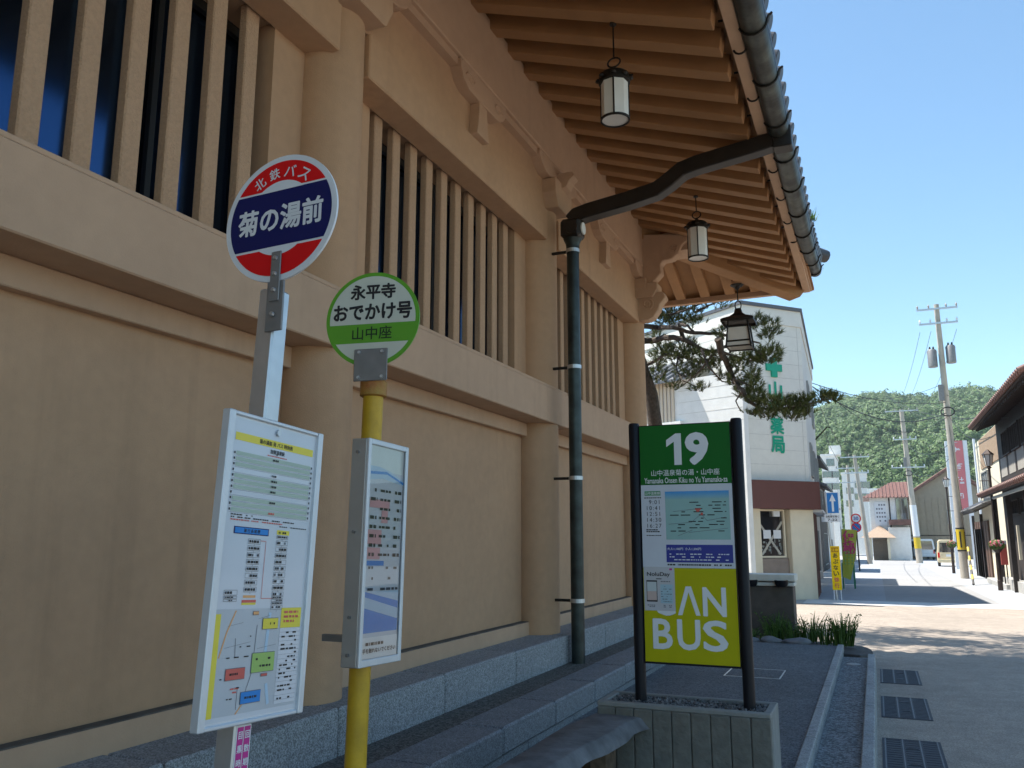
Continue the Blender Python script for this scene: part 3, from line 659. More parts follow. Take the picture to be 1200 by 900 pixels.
# ================================================================ NEAR SIGNS
class Sheet:
    """flat printed sheet: a in 0..1 from left, b in 0..1 from top"""
    def __init__(s, o, r, u, n, w, h): s.o, s.r, s.u, s.n, s.w, s.h = o, r, u, n, w, h; s.xp = s.fp = None
    def p(s, a, b, k=1):
        if s.xp: b = float(np.interp(b, s.xp, s.fp))
        return s.o + s.r*(a*s.w) - s.u*(b*s.h) + s.n*(0.0008*k)
    def rect(s, mb, a0, b0, a1, b1, k=1): return mb.quad(s.p(a0, b1, k), s.p(a1, b1, k), s.p(a1, b0, k), s.p(a0, b0, k))
    def patch(s, a0, b0, a1, b1, m, parent, name='print', k=1):
        mb = MB(); s.rect(mb, a0, b0, a1, b1, k); return mb.build(name, m, parent, recalc=False)
    def txt(s, t, a, b, h, m, parent, k=2, **kw): return text(t, s.p(a, b, k), s.r, s.u, h*s.h, m, parent, **kw)
    def line(s, mb, a0, b0, a1, b1, w, k=1):
        p, q = s.p(a0, b0, k), s.p(a1, b1, k); d = (q-p).normalized(); t = s.n.cross(d)*(w/2)
        return mb.quad(p-t, q-t, q+t, p+t)
    def dots(s, mb, a0, b0, a1, b1, n, rows, hb, k=2, fill=0.75):
        # a block of illegibly small print: short marks of uneven length
        for i in range(rows):
            b = b0 + (b1-b0)*(i+.5)/rows; a = a0
            while a < a1-0.01:
                l = random.uniform(.4, 1.6)*(a1-a0)/n
                if random.random() < fill: s.rect(mb, a, b-hb/2, min(a+l, a1), b+hb/2, k)
                a += l + 0.35*(a1-a0)/n
def disc_poly(r, v0, v1, n=40):
    v0, v1 = max(v0, -r*.9999), min(v1, r*.9999)
    t0, t1 = math.asin(v0/r), math.asin(v1/r)
    R_ = [(r*math.cos(t), r*math.sin(t)) for t in np.linspace(t0, t1, n)]
    return R_ + [(-a, b) for a, b in R_[::-1]]
def disc_part(c, r, u, n, poly, m, parent, k, name):
    mb = MB(); mb.add([c + r*a + u*b + n*(0.004+0.0008*k) for a, b in poly], [tuple(range(len(poly)))]); return mb.build(name, m, parent, recalc=False)

# ---- bus stop pole with red and navy disc
up = Vector((0.0, 0.058, 1.0)).normalized()
S1 = thing('bus_stop_sign', 'bus stop pole with red and navy round sign and white timetable board', 'bus stop', (1.505, 1.916, 0))
pb = Vector((1.505, 1.916, 0)); ry_ = Vector((0, 1, -0.058)).normalized()
MB().slab(pb, X, ry_, up, -0.034, 0.034, -0.034, 0.034, 0.0, 2.27).build('post', STEEL, S1, bevel=0.006)
MB().slab(pb, X, ry_, up, -0.09, 0.09, -0.09, 0.09, 0.0, 0.012).build('base_plate', STEEL, S1, bevel=0.004)
c1 = pb + up*2.50; r1 = Vector((1, 0, 0.035)).normalized(); n1 = Vector((0, -1, 0.058)).normalized(); u1 = n1.cross(r1).normalized() * 1.0
if u1.z < 0: u1 = -u1
r1 = r1*0.945; u1 = u1*0.945
c1 = c1 + n1*0.040 + X*0.030
D1 = MB().prism([(0.228*math.cos(a), 0.228*math.sin(a)) for a in np.linspace(0, 2*math.pi, 72, endpoint=False)], c1, r1, u1, n1, -0.004, 0.004).build('disc', SWHITE, S1, smooth=True)
disc_part(c1, r1, u1, n1, disc_poly(0.208, 0.108, 0.3), RED, D1, 1, 'red_field')
disc_part(c1, r1, u1, n1, disc_poly(0.208, -0.3, -0.110), RED, D1, 1, 'red_field')
disc_part(c1, r1, u1, n1, disc_poly(0.208, -0.102, 0.101), NAVY, D1, 1, 'navy_band')
disc_part(c1, r1, u1, n1, disc_poly(0.135, 0.10, 0.3), SWHITE, D1, 2, 'white_arc')
disc_part(c1, r1, u1, n1, disc_poly(0.135, -0.3, -0.103), SWHITE, D1, 2, 'white_arc')
for k, ch in enumerate('北鉄バス'):
    a = math.radians(90 + 33 - 22*k); R0 = 0.170
    text(ch, c1 + r1*(R0*math.cos(a)) + u1*(R0*math.sin(a)-0.002) + n1*0.0062, r1*math.sin(a) - u1*math.cos(a)*1.0, u1*math.sin(a)+r1*math.cos(a), 0.042, SWHITE, D1, bold=0.012)
text('菊の湯前', c1 + n1*0.0062 + u1*0.0, r1, u1, 0.092, SWHITE, D1, bold=0.03, width=0.345)
MB().slab(c1, r1, u1, n1, -0.020, 0.020, -0.30, -0.125, 0.0066, 0.012).build('strap', GREY, S1, bevel=0.002)
MB().slab(c1, r1, u1, n1, -0.034, 0.034, -0.40, -0.228, -0.002, 0.0062).build('strap_plate', GREY, S1, bevel=0.002)
for v in (-0.15, -0.205, -0.262, -0.345):
    MB().cyl(c1+u1*v+n1*0.011, c1+u1*v+n1*0.020, 0.008, 0.006, 8).build('bolt', STEEL, S1)
# timetable board facing the street
W1, H1 = 0.415, 0.845
BT = pb + up*1.842 + X*0.036 - ry_*0.195          # top left corner
T1 = bpy.data.objects.new('timetable_board', None); COL.objects.link(T1); T1.location = BT; child(T1, S1)
MB().slab(BT, ry_, -up, X, 0, W1, 0, H1, 0.0, 0.012).build('back_panel', ALUW, T1, bevel=0.003)
for a0, a1, b0, b1, c in ((-0.012, 0.014, -0.006, H1+0.006, .024), (W1-0.012, W1+0.012, -0.006, H1+0.006, .024), (0.0145, W1-0.0125, -0.006, 0.006, .020), (0.0145, W1-0.0125, H1-0.006, H1+0.006, .020)):
    MB().slab(BT, ry_, -up, X, a0, a1, b0, b1, -0.006, c).build('frame_bar', ALUW, T1, bevel=0.003)
sh = Sheet(BT + X*0.0125 + ry_*0.022 - up*0.012, ry_, up, X, W1-0.042, H1-0.024)
sh.xp = [0, .075, .122, .14, .185, .50, .55, .578, .612, .757, .809, .822, 1]; sh.fp = [0, .05, .077, .09, .115, .328, .358, .37, .395, .60, .632, .645, 1]
P1 = sh.patch(0, 0, 1, 1, PAPER, T1, 'timetable_sheet', 0)
sh.patch(0.02, 0.075, 0.985, 0.122, YEL, P1, 'title_bar', 1)
sh.txt('菊の湯前 発 バス 時刻表', 0.50, 0.099, 0.0165, INK, P1, bold=0.02)
sh.txt('加賀温泉駅', 0.52, 0.143, 0.0155, INK, P1, bold=0.02)
mb = MB(); mr_ = MB(); ml = MB()
for k in range(11):
    b = 0.185 + 0.0285*k
    if k % 2 == 0 or k in (1, 5, 9): sh.patch(0.045, b, 0.965, b+0.020, GRNL, P1, 'table_row', 1)
    sh.line(ml, 0.02, b+0.0245, 0.985, b+0.0245, 0.0006, 2)
    for a in (0.02, 0.972): sh.rect(mb, a, b+0.004, a+0.014, b+0.016, 2)
    if k in (0, 3, 4, 5, 6, 8): sh.dots(mb, 0.47, b+0.004, 0.54, b+0.018, 4, 1, 0.010, 3, 1)
    if k == 10: sh.dots(mr_, 0.47, b+0.004, 0.54, b+0.018, 4, 1, 0.010, 3, 1)
sh.dots(mr_, 0.40, 0.166, 0.64, 0.178, 14, 1, 0.007, 2, 0.9); sh.dots(mb, 0.48, 0.157, 0.53, 0.165, 3, 1, 0.007, 2, 0.9)
sh.dots(mb, 0.05, 0.500, 0.30, 0.510, 12, 1, 0.007); sh.dots(mb, 0.05, 0.515, 0.80, 0.524, 40, 1, 0.007); sh.dots(mr_, 0.05, 0.529, 0.68, 0.538, 36, 1, 0.007)
sh.dots(mb, 0.62, 0.545, 0.98, 0.552, 18, 1, 0.006)
sh.patch(0.10, 0.578, 0.50, 0.612, NAVY, P1, 'label_box', 1); sh.patch(0.11, 0.582, 0.49, 0.608, BLUE, P1, 'label_box', 2)
sh.txt('運 行 系 統 図', 0.30, 0.595, 0.013, INK, P1, 3, bold=0.01)
sh.patch(0.60, 0.578, 0.755, 0.600, YEL, P1, 'label_box', 1); sh.dots(mb, 0.62, 0.582, 0.74, 0.597, 8, 1, 0.010, 2)
def boxes(a0, a1, b0, n, st, m=ml):
    for k in range(n):
        b = b0 + st*k; c = random.choice((0, .25, .5))
        for q in ((a0, b, a1, b), (a0, b+st*.7, a1, b+st*.7), (a0, b, a0, b+st*.7), (a1, b, a1, b+st*.7), (a0+(a1-a0)*.5, b+st*.7, a0+(a1-a0)*.5, b+st)): sh.line(m, *q, 0.0011, 2)
        sh.dots(mb, a0+.01, b+st*.15, a1-.01, b+st*.55, 5, 1, 0.006, 3, .9)
boxes(0.27, 0.41, 0.622, 8, 0.0165); boxes(0.60, 0.74, 0.605, 14, 0.0160); boxes(0.06, 0.20, 0.745, 3, 0.0165)
for q in ((0.41, 0.625, 0.475, 0.625), (0.475, 0.625, 0.475, 0.845-.07), (0.475, 0.845-.07, 0.62, 0.845-.07)): sh.line(mr_, *q, 0.0016, 2)
sh.patch(0.27, 0.757, 0.41, 0.771, ORNG, P1, 'label_box', 1); sh.patch(0.26, 0.782, 0.42, 0.797, REDP, P1, 'label_box', 1); sh.patch(0.26, 0.798, 0.42, 0.809, YEL, P1, 'label_box', 1)
# route map in the lower third
sh.xp = None
MP = sh.patch(0.0, 0.645, 0.99, 0.985, flat('map ground', (0.45, 0.48, 0.51), 0.35), P1, 'route_map', 1)
sh.patch(0.0, 0.66, 0.055, 0.985, YEL, MP, 'map_strip', 2)
sh.patch(0.735, 0.645, 0.99, 0.715, YEL, MP, 'map_title', 2); sh.dots(mr_, 0.77, 0.652, 0.95, 0.70, 5, 3, 0.008, 3)
sh.patch(0.735, 0.716, 0.99, 0.975, PAPER, MP, 'map_table', 2)
sh.dots(mb, 0.76, 0.725, 0.97, 0.965, 6, 17, 0.006, 3, 0.45)
for k in range(16): sh.line(ml, 0.735, 0.73+0.0155*k, 0.99, 0.73+0.0155*k, 0.0005, 3)
mo = MB(); sh.line(mo, 0.21, 0.65, 0.13, 0.72, 0.005, 2); sh.line(mo, 0.13, 0.72, 0.07, 0.80, 0.005, 2); sh.line(mo, 0.38, 0.95, 0.30, 0.985, 0.004, 2); mo.build('map_road', ORNG, MP, recalc=False)
mk = MB()
for q in ((0.46, 0.70, 0.45, 0.80), (0.45, 0.80, 0.44, 0.86), (0.44, 0.86, 0.36, 0.95), (0.23, 0.74, 0.24, 0.80), (0.30, 0.90, 0.30, 0.97)): sh.line(mk, *q, 0.0022, 2)
for q in ((0.14, 0.70, 0.30, 0.69), (0.12, 0.77, 0.40, 0.755), (0.48, 0.78, 0.70, 0.77), (0.47, 0.68, 0.60, 0.67)): sh.line(mk, *q, 0.0008, 2)
mk.build('map_road', LINE, MP, recalc=False)
mw = MB()
for q in ((0.60, 0.66, 0.58, 0.80), (0.62, 0.90, 0.66, 0.97)): sh.line(mw, *q, 0.012, 2)
mw.build('map_river', BLUEL, MP, recalc=False)
for a0, b0, a1, b1, m_ in ((0.52, 0.680, 0.70, 0.715, YEL), (0.43, 0.795, 0.69, 0.858, GRNP), (0.155, 0.838, 0.36, 0.873, REDP), (0.34, 0.918, 0.56, 0.955, BLUE), (0.55, 0.866, 0.62, 0.873, REDP), (0.40, 0.655, 0.46, 0.665, ORNG)):
    sh.patch(a0-.004, b0-.002, a1+.004, b1+.002, LINE, MP, 'map_label', 3); sh.patch(a0, b0, a1, b1, m_, MP, 'map_label', 4)
    if a1-a0 > .15: sh.dots(mb, a0+.04, b0+.008, a1-.04, b1-.008, 6, 2 if b1-b0 > .05 else 1, 0.007, 5)
sh.dots(mb, 0.10, 0.72, 0.40, 0.95, 9, 7, 0.004, 3, 0.25); sh.dots(mr_, 0.22, 0.885, 0.36, 0.92, 5, 3, 0.005, 3, 0.5)
mb.build('small_print', INK, P1, recalc=False); mr_.build('small_print', REDP, P1, recalc=False); ml.build('ruled_lines', LINE, P1, recalc=False)
MB().cyl(BT+ry_*0.21-up*0.028+X*0.013, BT+ry_*0.21-up*0.028+X*0.020, 0.010, n=12).build('bolt', STEEL, T1)
# magenta notice on the post below the board
sk = Sheet(pb + up*0.985 + X*0.0345 - ry_*0.030, ry_, up, X, 0.060, 0.36)
K1 = sk.patch(0, 0, 1, 1, SWHITE, S1, 'sticker', 1); sk.patch(0.06, 0.01, 0.47, 0.99, MAGENTA, K1, 'sticker_column', 2); sk.patch(0.53, 0.01, 0.94, 0.99, MAGENTA, K1, 'sticker_column', 2)
for q, (a, s_) in enumerate(((0.265, ['目', '黒', '時', '刻', '12', '20']), (0.735, ['回', '数', '期', '間', '8', '13']))):
    for k, ch in enumerate(s_): sk.txt(ch, a, 0.07+0.10*k, 0.055, SWHITE, K1, 3, bold=0.02)

# ---- bus stop pole with green disc, yellow post
S2 = thing('bus_stop_sign', 'bus stop with green and cream round sign on yellow pipe with narrow glazed case', 'bus stop', (1.134, 3.14, 0))
p2 = Vector((1.134, 3.14, 0)); up2 = Vector((0, 0.033, 1)).normalized(); ry2 = Vector((0, 1, -0.033)).normalized()
MB().lathe([(0.046, 0.0), (0.046, 2.13)], p2, 20, up2).build('post', YPOST, S2, smooth=True)
MB().lathe([(0.09, 0.0), (0.09, 0.012), (0.05, 0.03)], p2, 20, up2).build('base_flange', YPOST, S2, smooth=True)
MB().lathe([(0.054, 2.13), (0.062, 2.135), (0.062, 2.20), (0.056, 2.205)], p2, 20, up2).build('rusty_collar', RUST, S2, smooth=True)
th = math.radians(12); n2 = Vector((math.sin(th), -math.cos(th), 0.033)).normalized(); r2 = Vector((math.cos(th), math.sin(th), 0.012)).normalized(); u2 = n2.cross(r2)
if u2.z < 0: u2 = -u2
c2 = p2 + up2*2.485 + n2*0.055
D2 = MB().prism([(0.225*math.cos(a), 0.225*math.sin(a)) for a in np.linspace(0, 2*math.pi, 72, endpoint=False)], c2, r2, u2, n2, -0.004, 0.004).build('disc', LIME, S2, smooth=True)
disc_part(c2, r2, u2, n2, disc_poly(0.207, -0.022, 0.3), CREAM, D2, 1, 'cream_field')
disc_part(c2, r2, u2, n2, disc_poly(0.207, -0.3, -0.112), CREAM, D2, 1, 'cream_field')
text('永平寺', c2+u2*0.132+n2*0.006, r2, u2, 0.070, INK, D2, bold=0.035, width=0.215)
text('おでかけ号', c2+u2*0.035+n2*0.006, r2, u2, 0.076, INK, D2, bold=0.035, width=0.375)
text('山中座', c2-u2*0.066+n2*0.006, r2, u2, 0.062, INKG, D2, bold=0.008, width=0.19)
MB().slab(c2, r2, u2, n2, -0.080, 0.080, -0.292, -0.142, 0.0062, 0.013).build('clamp_plate', GREY, S2, bevel=0.003)
for a in (-0.055, 0.055):
    for b in (-0.158, -0.275): MB().cyl(c2+r2*a+u2*b+n2*0.012, c2+r2*a+u2*b+n2*0.021, 0.009, 0.007, 8).build('bolt', STEEL, S2)
# narrow display case on the post, facing the street
W2, H2 = 0.335, 0.95; CT = p2 + up2*1.918 + X*0.028 - ry2*0.155
C2_ = bpy.data.objects.new('display_case', None); COL.objects.link(C2_); C2_.location = CT; child(C2_, S2)
MB().slab(CT, ry2, -up2, X, 0.0, W2, 0, H2, -0.025, 0.052).build('case_body', mat('case aluminium', (0.42, 0.41, 0.39), 0.5, 0.5, var=0.06, scale=10), C2_, bevel=0.004)
for a0, a1, b0, b1 in ((0, .022, 0, H2), (W2-.022, W2, 0, H2), (.0225, W2-.0225, 0, .024), (.0225, W2-.0225, H2-.03, H2)):
    MB().slab(CT, ry2, -up2, X, a0, a1, b0, b1, 0.0525, 0.066).build('case_frame', ALUW, C2_, bevel=0.003)
for b in (0.06, 0.40, 0.75, 0.90): MB().cyl(CT-up2*b-ry2*0.001+X*0.01, CT-up2*b-ry2*0.010+X*0.01, 0.007, n=8).build('rivet', GREY, C2_)
s2 = Sheet(CT + X*0.0535 + ry2*0.023 - up2*0.025, ry2, up2, X, W2-0.046, H2-0.056)
Q1 = s2.patch(0, 0, 1, 1, PAPER, C2_, 'poster', 0)
s2.patch(0.03, 0.0, 0.97, 0.12, flat('poster sky', (0.62, 0.68, 0.66), .3), Q1, 'poster_picture', 1)
mb = MB(); mb.add([s2.p(0, .10, 2), s2.p(0, .17, 2), s2.p(.4, .155, 2), s2.p(1, .175, 2), s2.p(1, .15, 2), s2.p(.6, .115, 2), s2.p(.3, .10, 2)], [tuple(range(7))]); mb.build('poster_wave', BLUEL, Q1, recalc=False)
mb = MB(); s2.line(mb, 0.0, 0.135, 0.5, 0.125, .012, 3); s2.line(mb, 0.5, 0.125, 1, 0.165, .010, 3); mb.build('poster_wave', BLUE, Q1, recalc=False)
mb = MB()
for k in range(8):
    b = 0.205 + 0.044*k
    s2.dots(mb, 0.08, b, 0.26, b+.02, 2, 1, .016, 3); s2.dots(mb, 0.34, b, 0.66, b+.02, 4, 1, .012, 3, .9); s2.dots(mb, 0.76, b, 0.95, b+.02, 2, 1, .016, 3)
for k in range(3):
    b = 0.575 + 0.05*k; s2.dots(mb, 0.10, b, 0.95, b+.02, 9, 1, .012, 3, .6)
s2.dots(mb, 0.12, 0.925, 0.60, 0.945, 9, 1, .014, 3, .95)
mb.build('small_print', INK, Q1, recalc=False)
for a0, b0, a1, b1 in ((0.06, 0.26, 0.62, 0.30), (0.40, 0.31, 0.58, 0.37), (0.04, 0.405, 0.42, 0.475), (0.05, 0.49, 0.40, 0.545)): s2.patch(a0, b0, a1, b1, PINK, Q1, 'poster_panel', 2)
s2.patch(0.05, 0.552, 0.52, 0.575, BLUE, Q1, 'poster_panel', 2)
s2.patch(0.04, 0.695, 0.98, 0.885, BLUE, Q1, 'poster_picture', 1)
mb = MB(); mb.add([s2.p(0.04, .72, 2), s2.p(0.98, .78, 2), s2.p(.98, .83, 2), s2.p(0.04, .77, 2)], [(0,1,2,3)]); mb.add([s2.p(0.04, .695, 2), s2.p(0.98, .695, 2), s2.p(0.98, .745, 2), s2.p(.5, .72, 2)], [(0,1,2,3)]); mb.build('poster_wave', BLUEL, Q1, recalc=False)
s2.patch(0.0, 0.905, 1, 1, SWHITE, Q1, 'notice_strip', 1)
s2.txt('手を触れないでください', 0.5, 0.965, 0.022, INK, Q1, 3, bold=0.02, width=0.26)
GL = bpy.data.materials.new('case glass'); GL.use_nodes = True
_n = GL.node_tree.nodes; _l = GL.node_tree.links; _n.remove(_n['Principled BSDF'])
_t = _n.new('ShaderNodeBsdfTransparent'); _g = _n.new('ShaderNodeBsdfGlossy'); _g.inputs['Roughness'].default_value = 0.02; _f = _n.new('ShaderNodeFresnel'); _f.inputs[0].default_value = 1.5; _m = _n.new('ShaderNodeMixShader')
_l.new(_f.outputs[0], _m.inputs[0]); _l.new(_t.outputs[0], _m.inputs[1]); _l.new(_g.outputs[0], _m.inputs[2]); _l.new(_m.outputs[0], _n['Material Output'].inputs['Surface'])
MB().rect(CT + X*0.061, ry2, up2, .022, W2-.022, -H2+.03, -.024).build('case_glass', GL, C2_, recalc=False)
MB().box(0.9, 3.215, 1.045, 1.13, 3.240, 1.075).build('case_bracket', GREY, S2)

# ---- stop number 19 board standing in a concrete planter
S3 = thing('stop_sign_board', 'black framed sign board with green 19 panel and yellow panel standing in planter', 'sign board', (2.09, 5.42, 0.42))
YS = 5.42
for x in (1.765, 2.432):
    MB().lathe([(0.036, 0.35), (0.036, 2.235), (0.031, 2.247)], (x, YS, 0), 20).build('post', BLACKP, S3, smooth=True)
px0, px1 = 1.806, 2.391
MB().box(px0-0.004, YS-0.016, 0.715, px1+0.004, YS+0.016, 2.228).build('panel_back', BLACKP, S3)
fo = Vector((px0, YS-0.0165, 0)); FN = -Y; zt3, zg, zw, zy = 2.222, 1.836, 1.308, 0.728
def front(z0, z1, m, name, par): return MB().slab(fo, X, Z, FN, 0, px1-px0, z0, z1, 0, 0.002).build(name, m, par)
G3 = front(zg, zt3, SGREEN, 'green_panel', S3); W3 = front(zw, zg-.001, WHITEP, 'timetable_panel', S3); Y3 = front(zy, zw-.001, SOLIVE, 'yellow_panel', S3)
cxm = (px0+px1)/2; e3 = -Y*0.0028
mb = MB(); mb.add([Vector((1.983+a*.10, YS-0.0165, 1.961+b*.205)) + e3 for a, b in ((.50, 0), (.98, 0), (.98, 1), (.62, 1), (0, .80), (0, .58), (.50, .74))], [tuple(range(7))]); mb.build('lettering', SWHITE, G3, recalc=False)
text('9', Vector((2.180, YS-0.0165, 2.063)) + e3, X, Z, 0.192, SWHITE, G3, bold=0.045, width=0.128)
text('山中温泉菊の湯・山中座', Vector((cxm, YS-0.0165, 1.912)) + e3, X, Z, 0.040, SWHITE, G3, bold=0.006, width=0.44)
text('Yamanaka Onsen Kiku no Yu Yamanaka-za', Vector((cxm, YS-0.0165, 1.863)) + e3, X, Z, 0.036, SWHITE, G3, bold=0.012, width=0.535)
s3 = Sheet(Vector((px0, YS-0.0185, zg-.001)), X, Z, FN, px1-px0, zg-zw-.001)
s3.patch(0.27, 0.085, 0.965, 0.665, flat('map green', (0.27, 0.46, 0.44), .4), W3, 'area_map', 1)
for k in range(7): s3.patch(0.27, 0.085+0.013*k, 0.965, 0.098+0.013*k, flat('map sky %d' % k, (0.05+0.03*k, 0.30+0.022*k, 0.66-0.03*k), .4), W3, 'map_sky', 2)
mb = MB(); s3.dots(mb, 0.32, 0.20, 0.93, 0.62, 9, 11, 0.011, 3, 0.35); mb.build('small_print', INK, W3, recalc=False)
mb = MB()
for q in ((0.30, 0.48, 0.55, 0.46), (0.55, 0.46, 0.66, 0.36), (0.66, 0.36, 0.72, 0.44), (0.72, 0.44, 0.92, 0.40), (0.35, 0.33, 0.60, 0.30), (0.52, 0.58, 0.94, 0.53), (0.40, 0.62, 0.56, 0.55)): s3.line(mb, *q, 0.0025, 3)
mb.build('map_road', LINE, W3, recalc=False)
mb = MB(); mb.add([s3.p(0.59, 0.295, 4), s3.p(0.665, 0.295, 4), s3.p(0.635, 0.335, 4), s3.p(0.615, 0.335, 4)], [(3,2,1,0)]); s3.rect(mb, 0.655, 0.345, 0.68, 0.375, 4); mb.build('map_pin', REDP, W3, recalc=False)
s3.patch(0.04, 0.075, 0.22, 0.13, flat('label green', (0.06, 0.27, 0.12), .4), W3, 'line_label', 1); s3.txt('山中温泉線', 0.13, 0.102, 0.036, SWHITE, W3, 3, bold=0.01)
mb = MB(); s3.dots(mb, 0.035, 0.15, 0.225, 0.165, 12, 1, 0.012, 2, .9); s3.dots(mb, 0.05, 0.535, 0.20, 0.58, 9, 2, 0.014, 2, .9); s3.dots(mb, 0.05, 0.61, 0.22, 0.62, 10, 1, 0.010, 2, .9); mb.build('small_print', INK, W3, recalc=False)
for k, s_ in enumerate(('9:01', '10:41', '12:51', '14:30', '16:27')):
    t_ = text(s_, s3.p(0.062 if k else 0.088, 0.21+0.072*k, 2), X, Z, 0.026, INK, W3, bold=0.0, align='LEFT', track=1.25)
BL = flat('fare panel blue', (0.02, 0.03, 0.27), .4)
s3.patch(0.265, 0.725, 0.98, 0.935, BL, W3, 'fare_panel', 1)
s3.txt('大人1,100円  小人1,300円', 0.46, 0.775, 0.034, SWHITE, W3, 3, bold=0.01, width=0.215)
mb = MB(); s3.dots(mb, 0.30, 0.82, 0.94, 0.92, 24, 3, 0.012, 3, .6); mb.build('small_print', SWHITE, W3, recalc=False)
mb = MB(); s3.dots(mb, 0.275, 0.952, 0.96, 0.972, 40, 1, 0.018, 3, .85); mb.build('small_print', INK, W3, recalc=False)
# yellow panel: big white letters, paper notice stuck over the first one
def glyph(polys, par):
    mb = MB()
    for p in polys: mb.add([Vector((a, YS-0.0195, b)) for a, b in p], [tuple(range(len(p)))])
    return mb.build('lettering', SWHITE, par, recalc=False)
z0, z1 = 1.018, 1.195; xA = 2.022; wA = 0.142
glyph([[(xA, z0), (xA+.028, z0), (xA+wA/2, z1-.036), (xA+wA-.028, z0), (xA+wA, z0), (xA+wA/2+.017, z1), (xA+wA/2-.017, z1)]], Y3)
text('N', Vector((2.252, YS-0.0195, (z0+z1)/2-.002)), X, Z, z1-z0-.008, SWHITE, Y3, bold=0.022, width=0.138)
text('C', Vector((1.935, YS-0.0195, (z0+z1)/2)), X, Z, z1-z0+.006, SWHITE, Y3, bold=0.022, width=0.14)
for ch, xx, ww in (('B', 1.921, 0.118), ('U', 2.086, 0.138), ('S', 2.250, 0.142)): text(ch, Vector((xx, YS-0.0195, 0.900)), X, Z, 0.178, SWHITE, Y3, bold=0.022, width=ww)
s4 = Sheet(Vector((px0+0.004, YS-0.0200, 1.313)), X, Z, FN, 0.198, 0.272)
N3 = MB().slab(Vector((px0+0.004, YS-0.0200, 1.313)), X, -Z, FN, 0, 0.198, 0, 0.272, 0, 0.0008).build('paper_notice', flat('notice paper', (0.50, 0.50, 0.52), .4), S3)
s4.n = FN; s4.o = s4.o + FN*0.0006
s4.txt('NoluDay', 0.48, 0.18, 0.115, INK, N3, 2, bold=0.016, width=0.148)
s4.patch(0.40, 0.265, 0.58, 0.285, INK, N3, 'underline', 1)
s4.patch(0.08, 0.31, 0.43, 0.80, INK, N3, 'phone_picture', 1); s4.patch(0.10, 0.345, 0.41, 0.765, flat('phone screen', (0.52, 0.57, 0.58), .3), N3, 'phone_screen', 2); s4.patch(0.10, 0.56, 0.41, 0.765, flat('phone card', (0.55, 0.42, 0.38), .3), N3, 'phone_screen', 3)
s4.patch(0.53, 0.40, 0.93, 0.83, flat('notice blue', (0.36, 0.52, 0.60), .4), N3, 'notice_panel', 1)
mb = MB(); s4.dots(mb, 0.55, 0.42, 0.90, 0.82, 7, 7, 0.016, 3, .5); s4.dots(mb, 0.55, 0.325, 0.93, 0.345, 7, 1, 0.022, 2); s4.dots(mb, 0.10, 0.86, 0.35, 0.93, 6, 2, 0.02, 2); s4.dots(mb, 0.62, 0.86, 0.93, 0.93, 6, 2, 0.02, 2); mb.build('small_print', LINE, N3, recalc=False)
s4.patch(0.84, 0.03, 0.93, 0.075, MAGENTA, N3, 'stamp', 1)

# ---- split-faced concrete planter
PL = thing('planter_box', 'grey split-face concrete planter holding gravel under the sign board', 'planter', (2.05, 5.42, 0))
x0, x1, y0, y1, zt_ = 1.535, 2.575, 5.235, 5.62, 0.500
n = 9; wv = (x1-x0)/n
for k in range(n): MB().box(x0+wv*k+.0015, y0-.012, 0.0, x0+wv*(k+1)-.0015, y0+0.02, zt_-.03).build('ribbed_panel', SPLIT, PL, bevel=0.006)
PC = mat('planter concrete', (0.235, 0.235, 0.22), 0.9, var=0.1, scale=14, bump=0.4, bscale=60, big=0.1)
MB().box(x0, y0-.006, zt_-.030, x1, y0+.045, zt_).build('rim', PC, PL, bevel=0.006)
MB().box(x0, y1-.045, 0, x1, y1, zt_).build('wall', PC, PL, bevel=0.006)
MB().box(x0, y0+.0455, 0.0, x0+.045, y1-.0455, zt_-.001).build('wall', PC, PL, bevel=0.006)
MB().box(x1-.045, y0+.0455, 0.0, x1, y1-.0455, zt_-.001).build('wall', PC, PL, bevel=0.006)
MB().box(x0+.004, y0+.021, 0.0, x1-.004, y0+.044, zt_-.032).build('front_wall', PC, PL)
MB().box(x0+.045, y0+.045, 0.0, x1-.045, y1-.045, zt_-.03).build('soil', PEBB, PL)
mb = MB()
for i in range(1500):
    r_ = random.uniform(.007, .014); c = Vector((random.uniform(x0+.055, x1-.055), random.uniform(y0+.055, y1-.055), zt_-.03+random.uniform(0, .02)))
    a = Matrix.Rotation(random.uniform(0, 6.28), 3, Vector((random.random()-.5, random.random()-.5, random.random()-.5)).normalized())
    vs = [c + a @ (Vector(q)*r_) for q in ((1,0,0), (-1,0,0), (0,1,0), (0,-1,0), (0,0,.7), (0,0,-.7))]
    mb.add(vs, [(0,2,4), (2,1,4), (1,3,4), (3,0,4), (2,0,5), (1,2,5), (3,1,5), (0,3,5)])
stuff(mb.build('gravel', leafmat('gravel stones', (0.05, 0.05, 0.055), (0.26, 0.25, 0.24), 0, .85), PL, recalc=False))

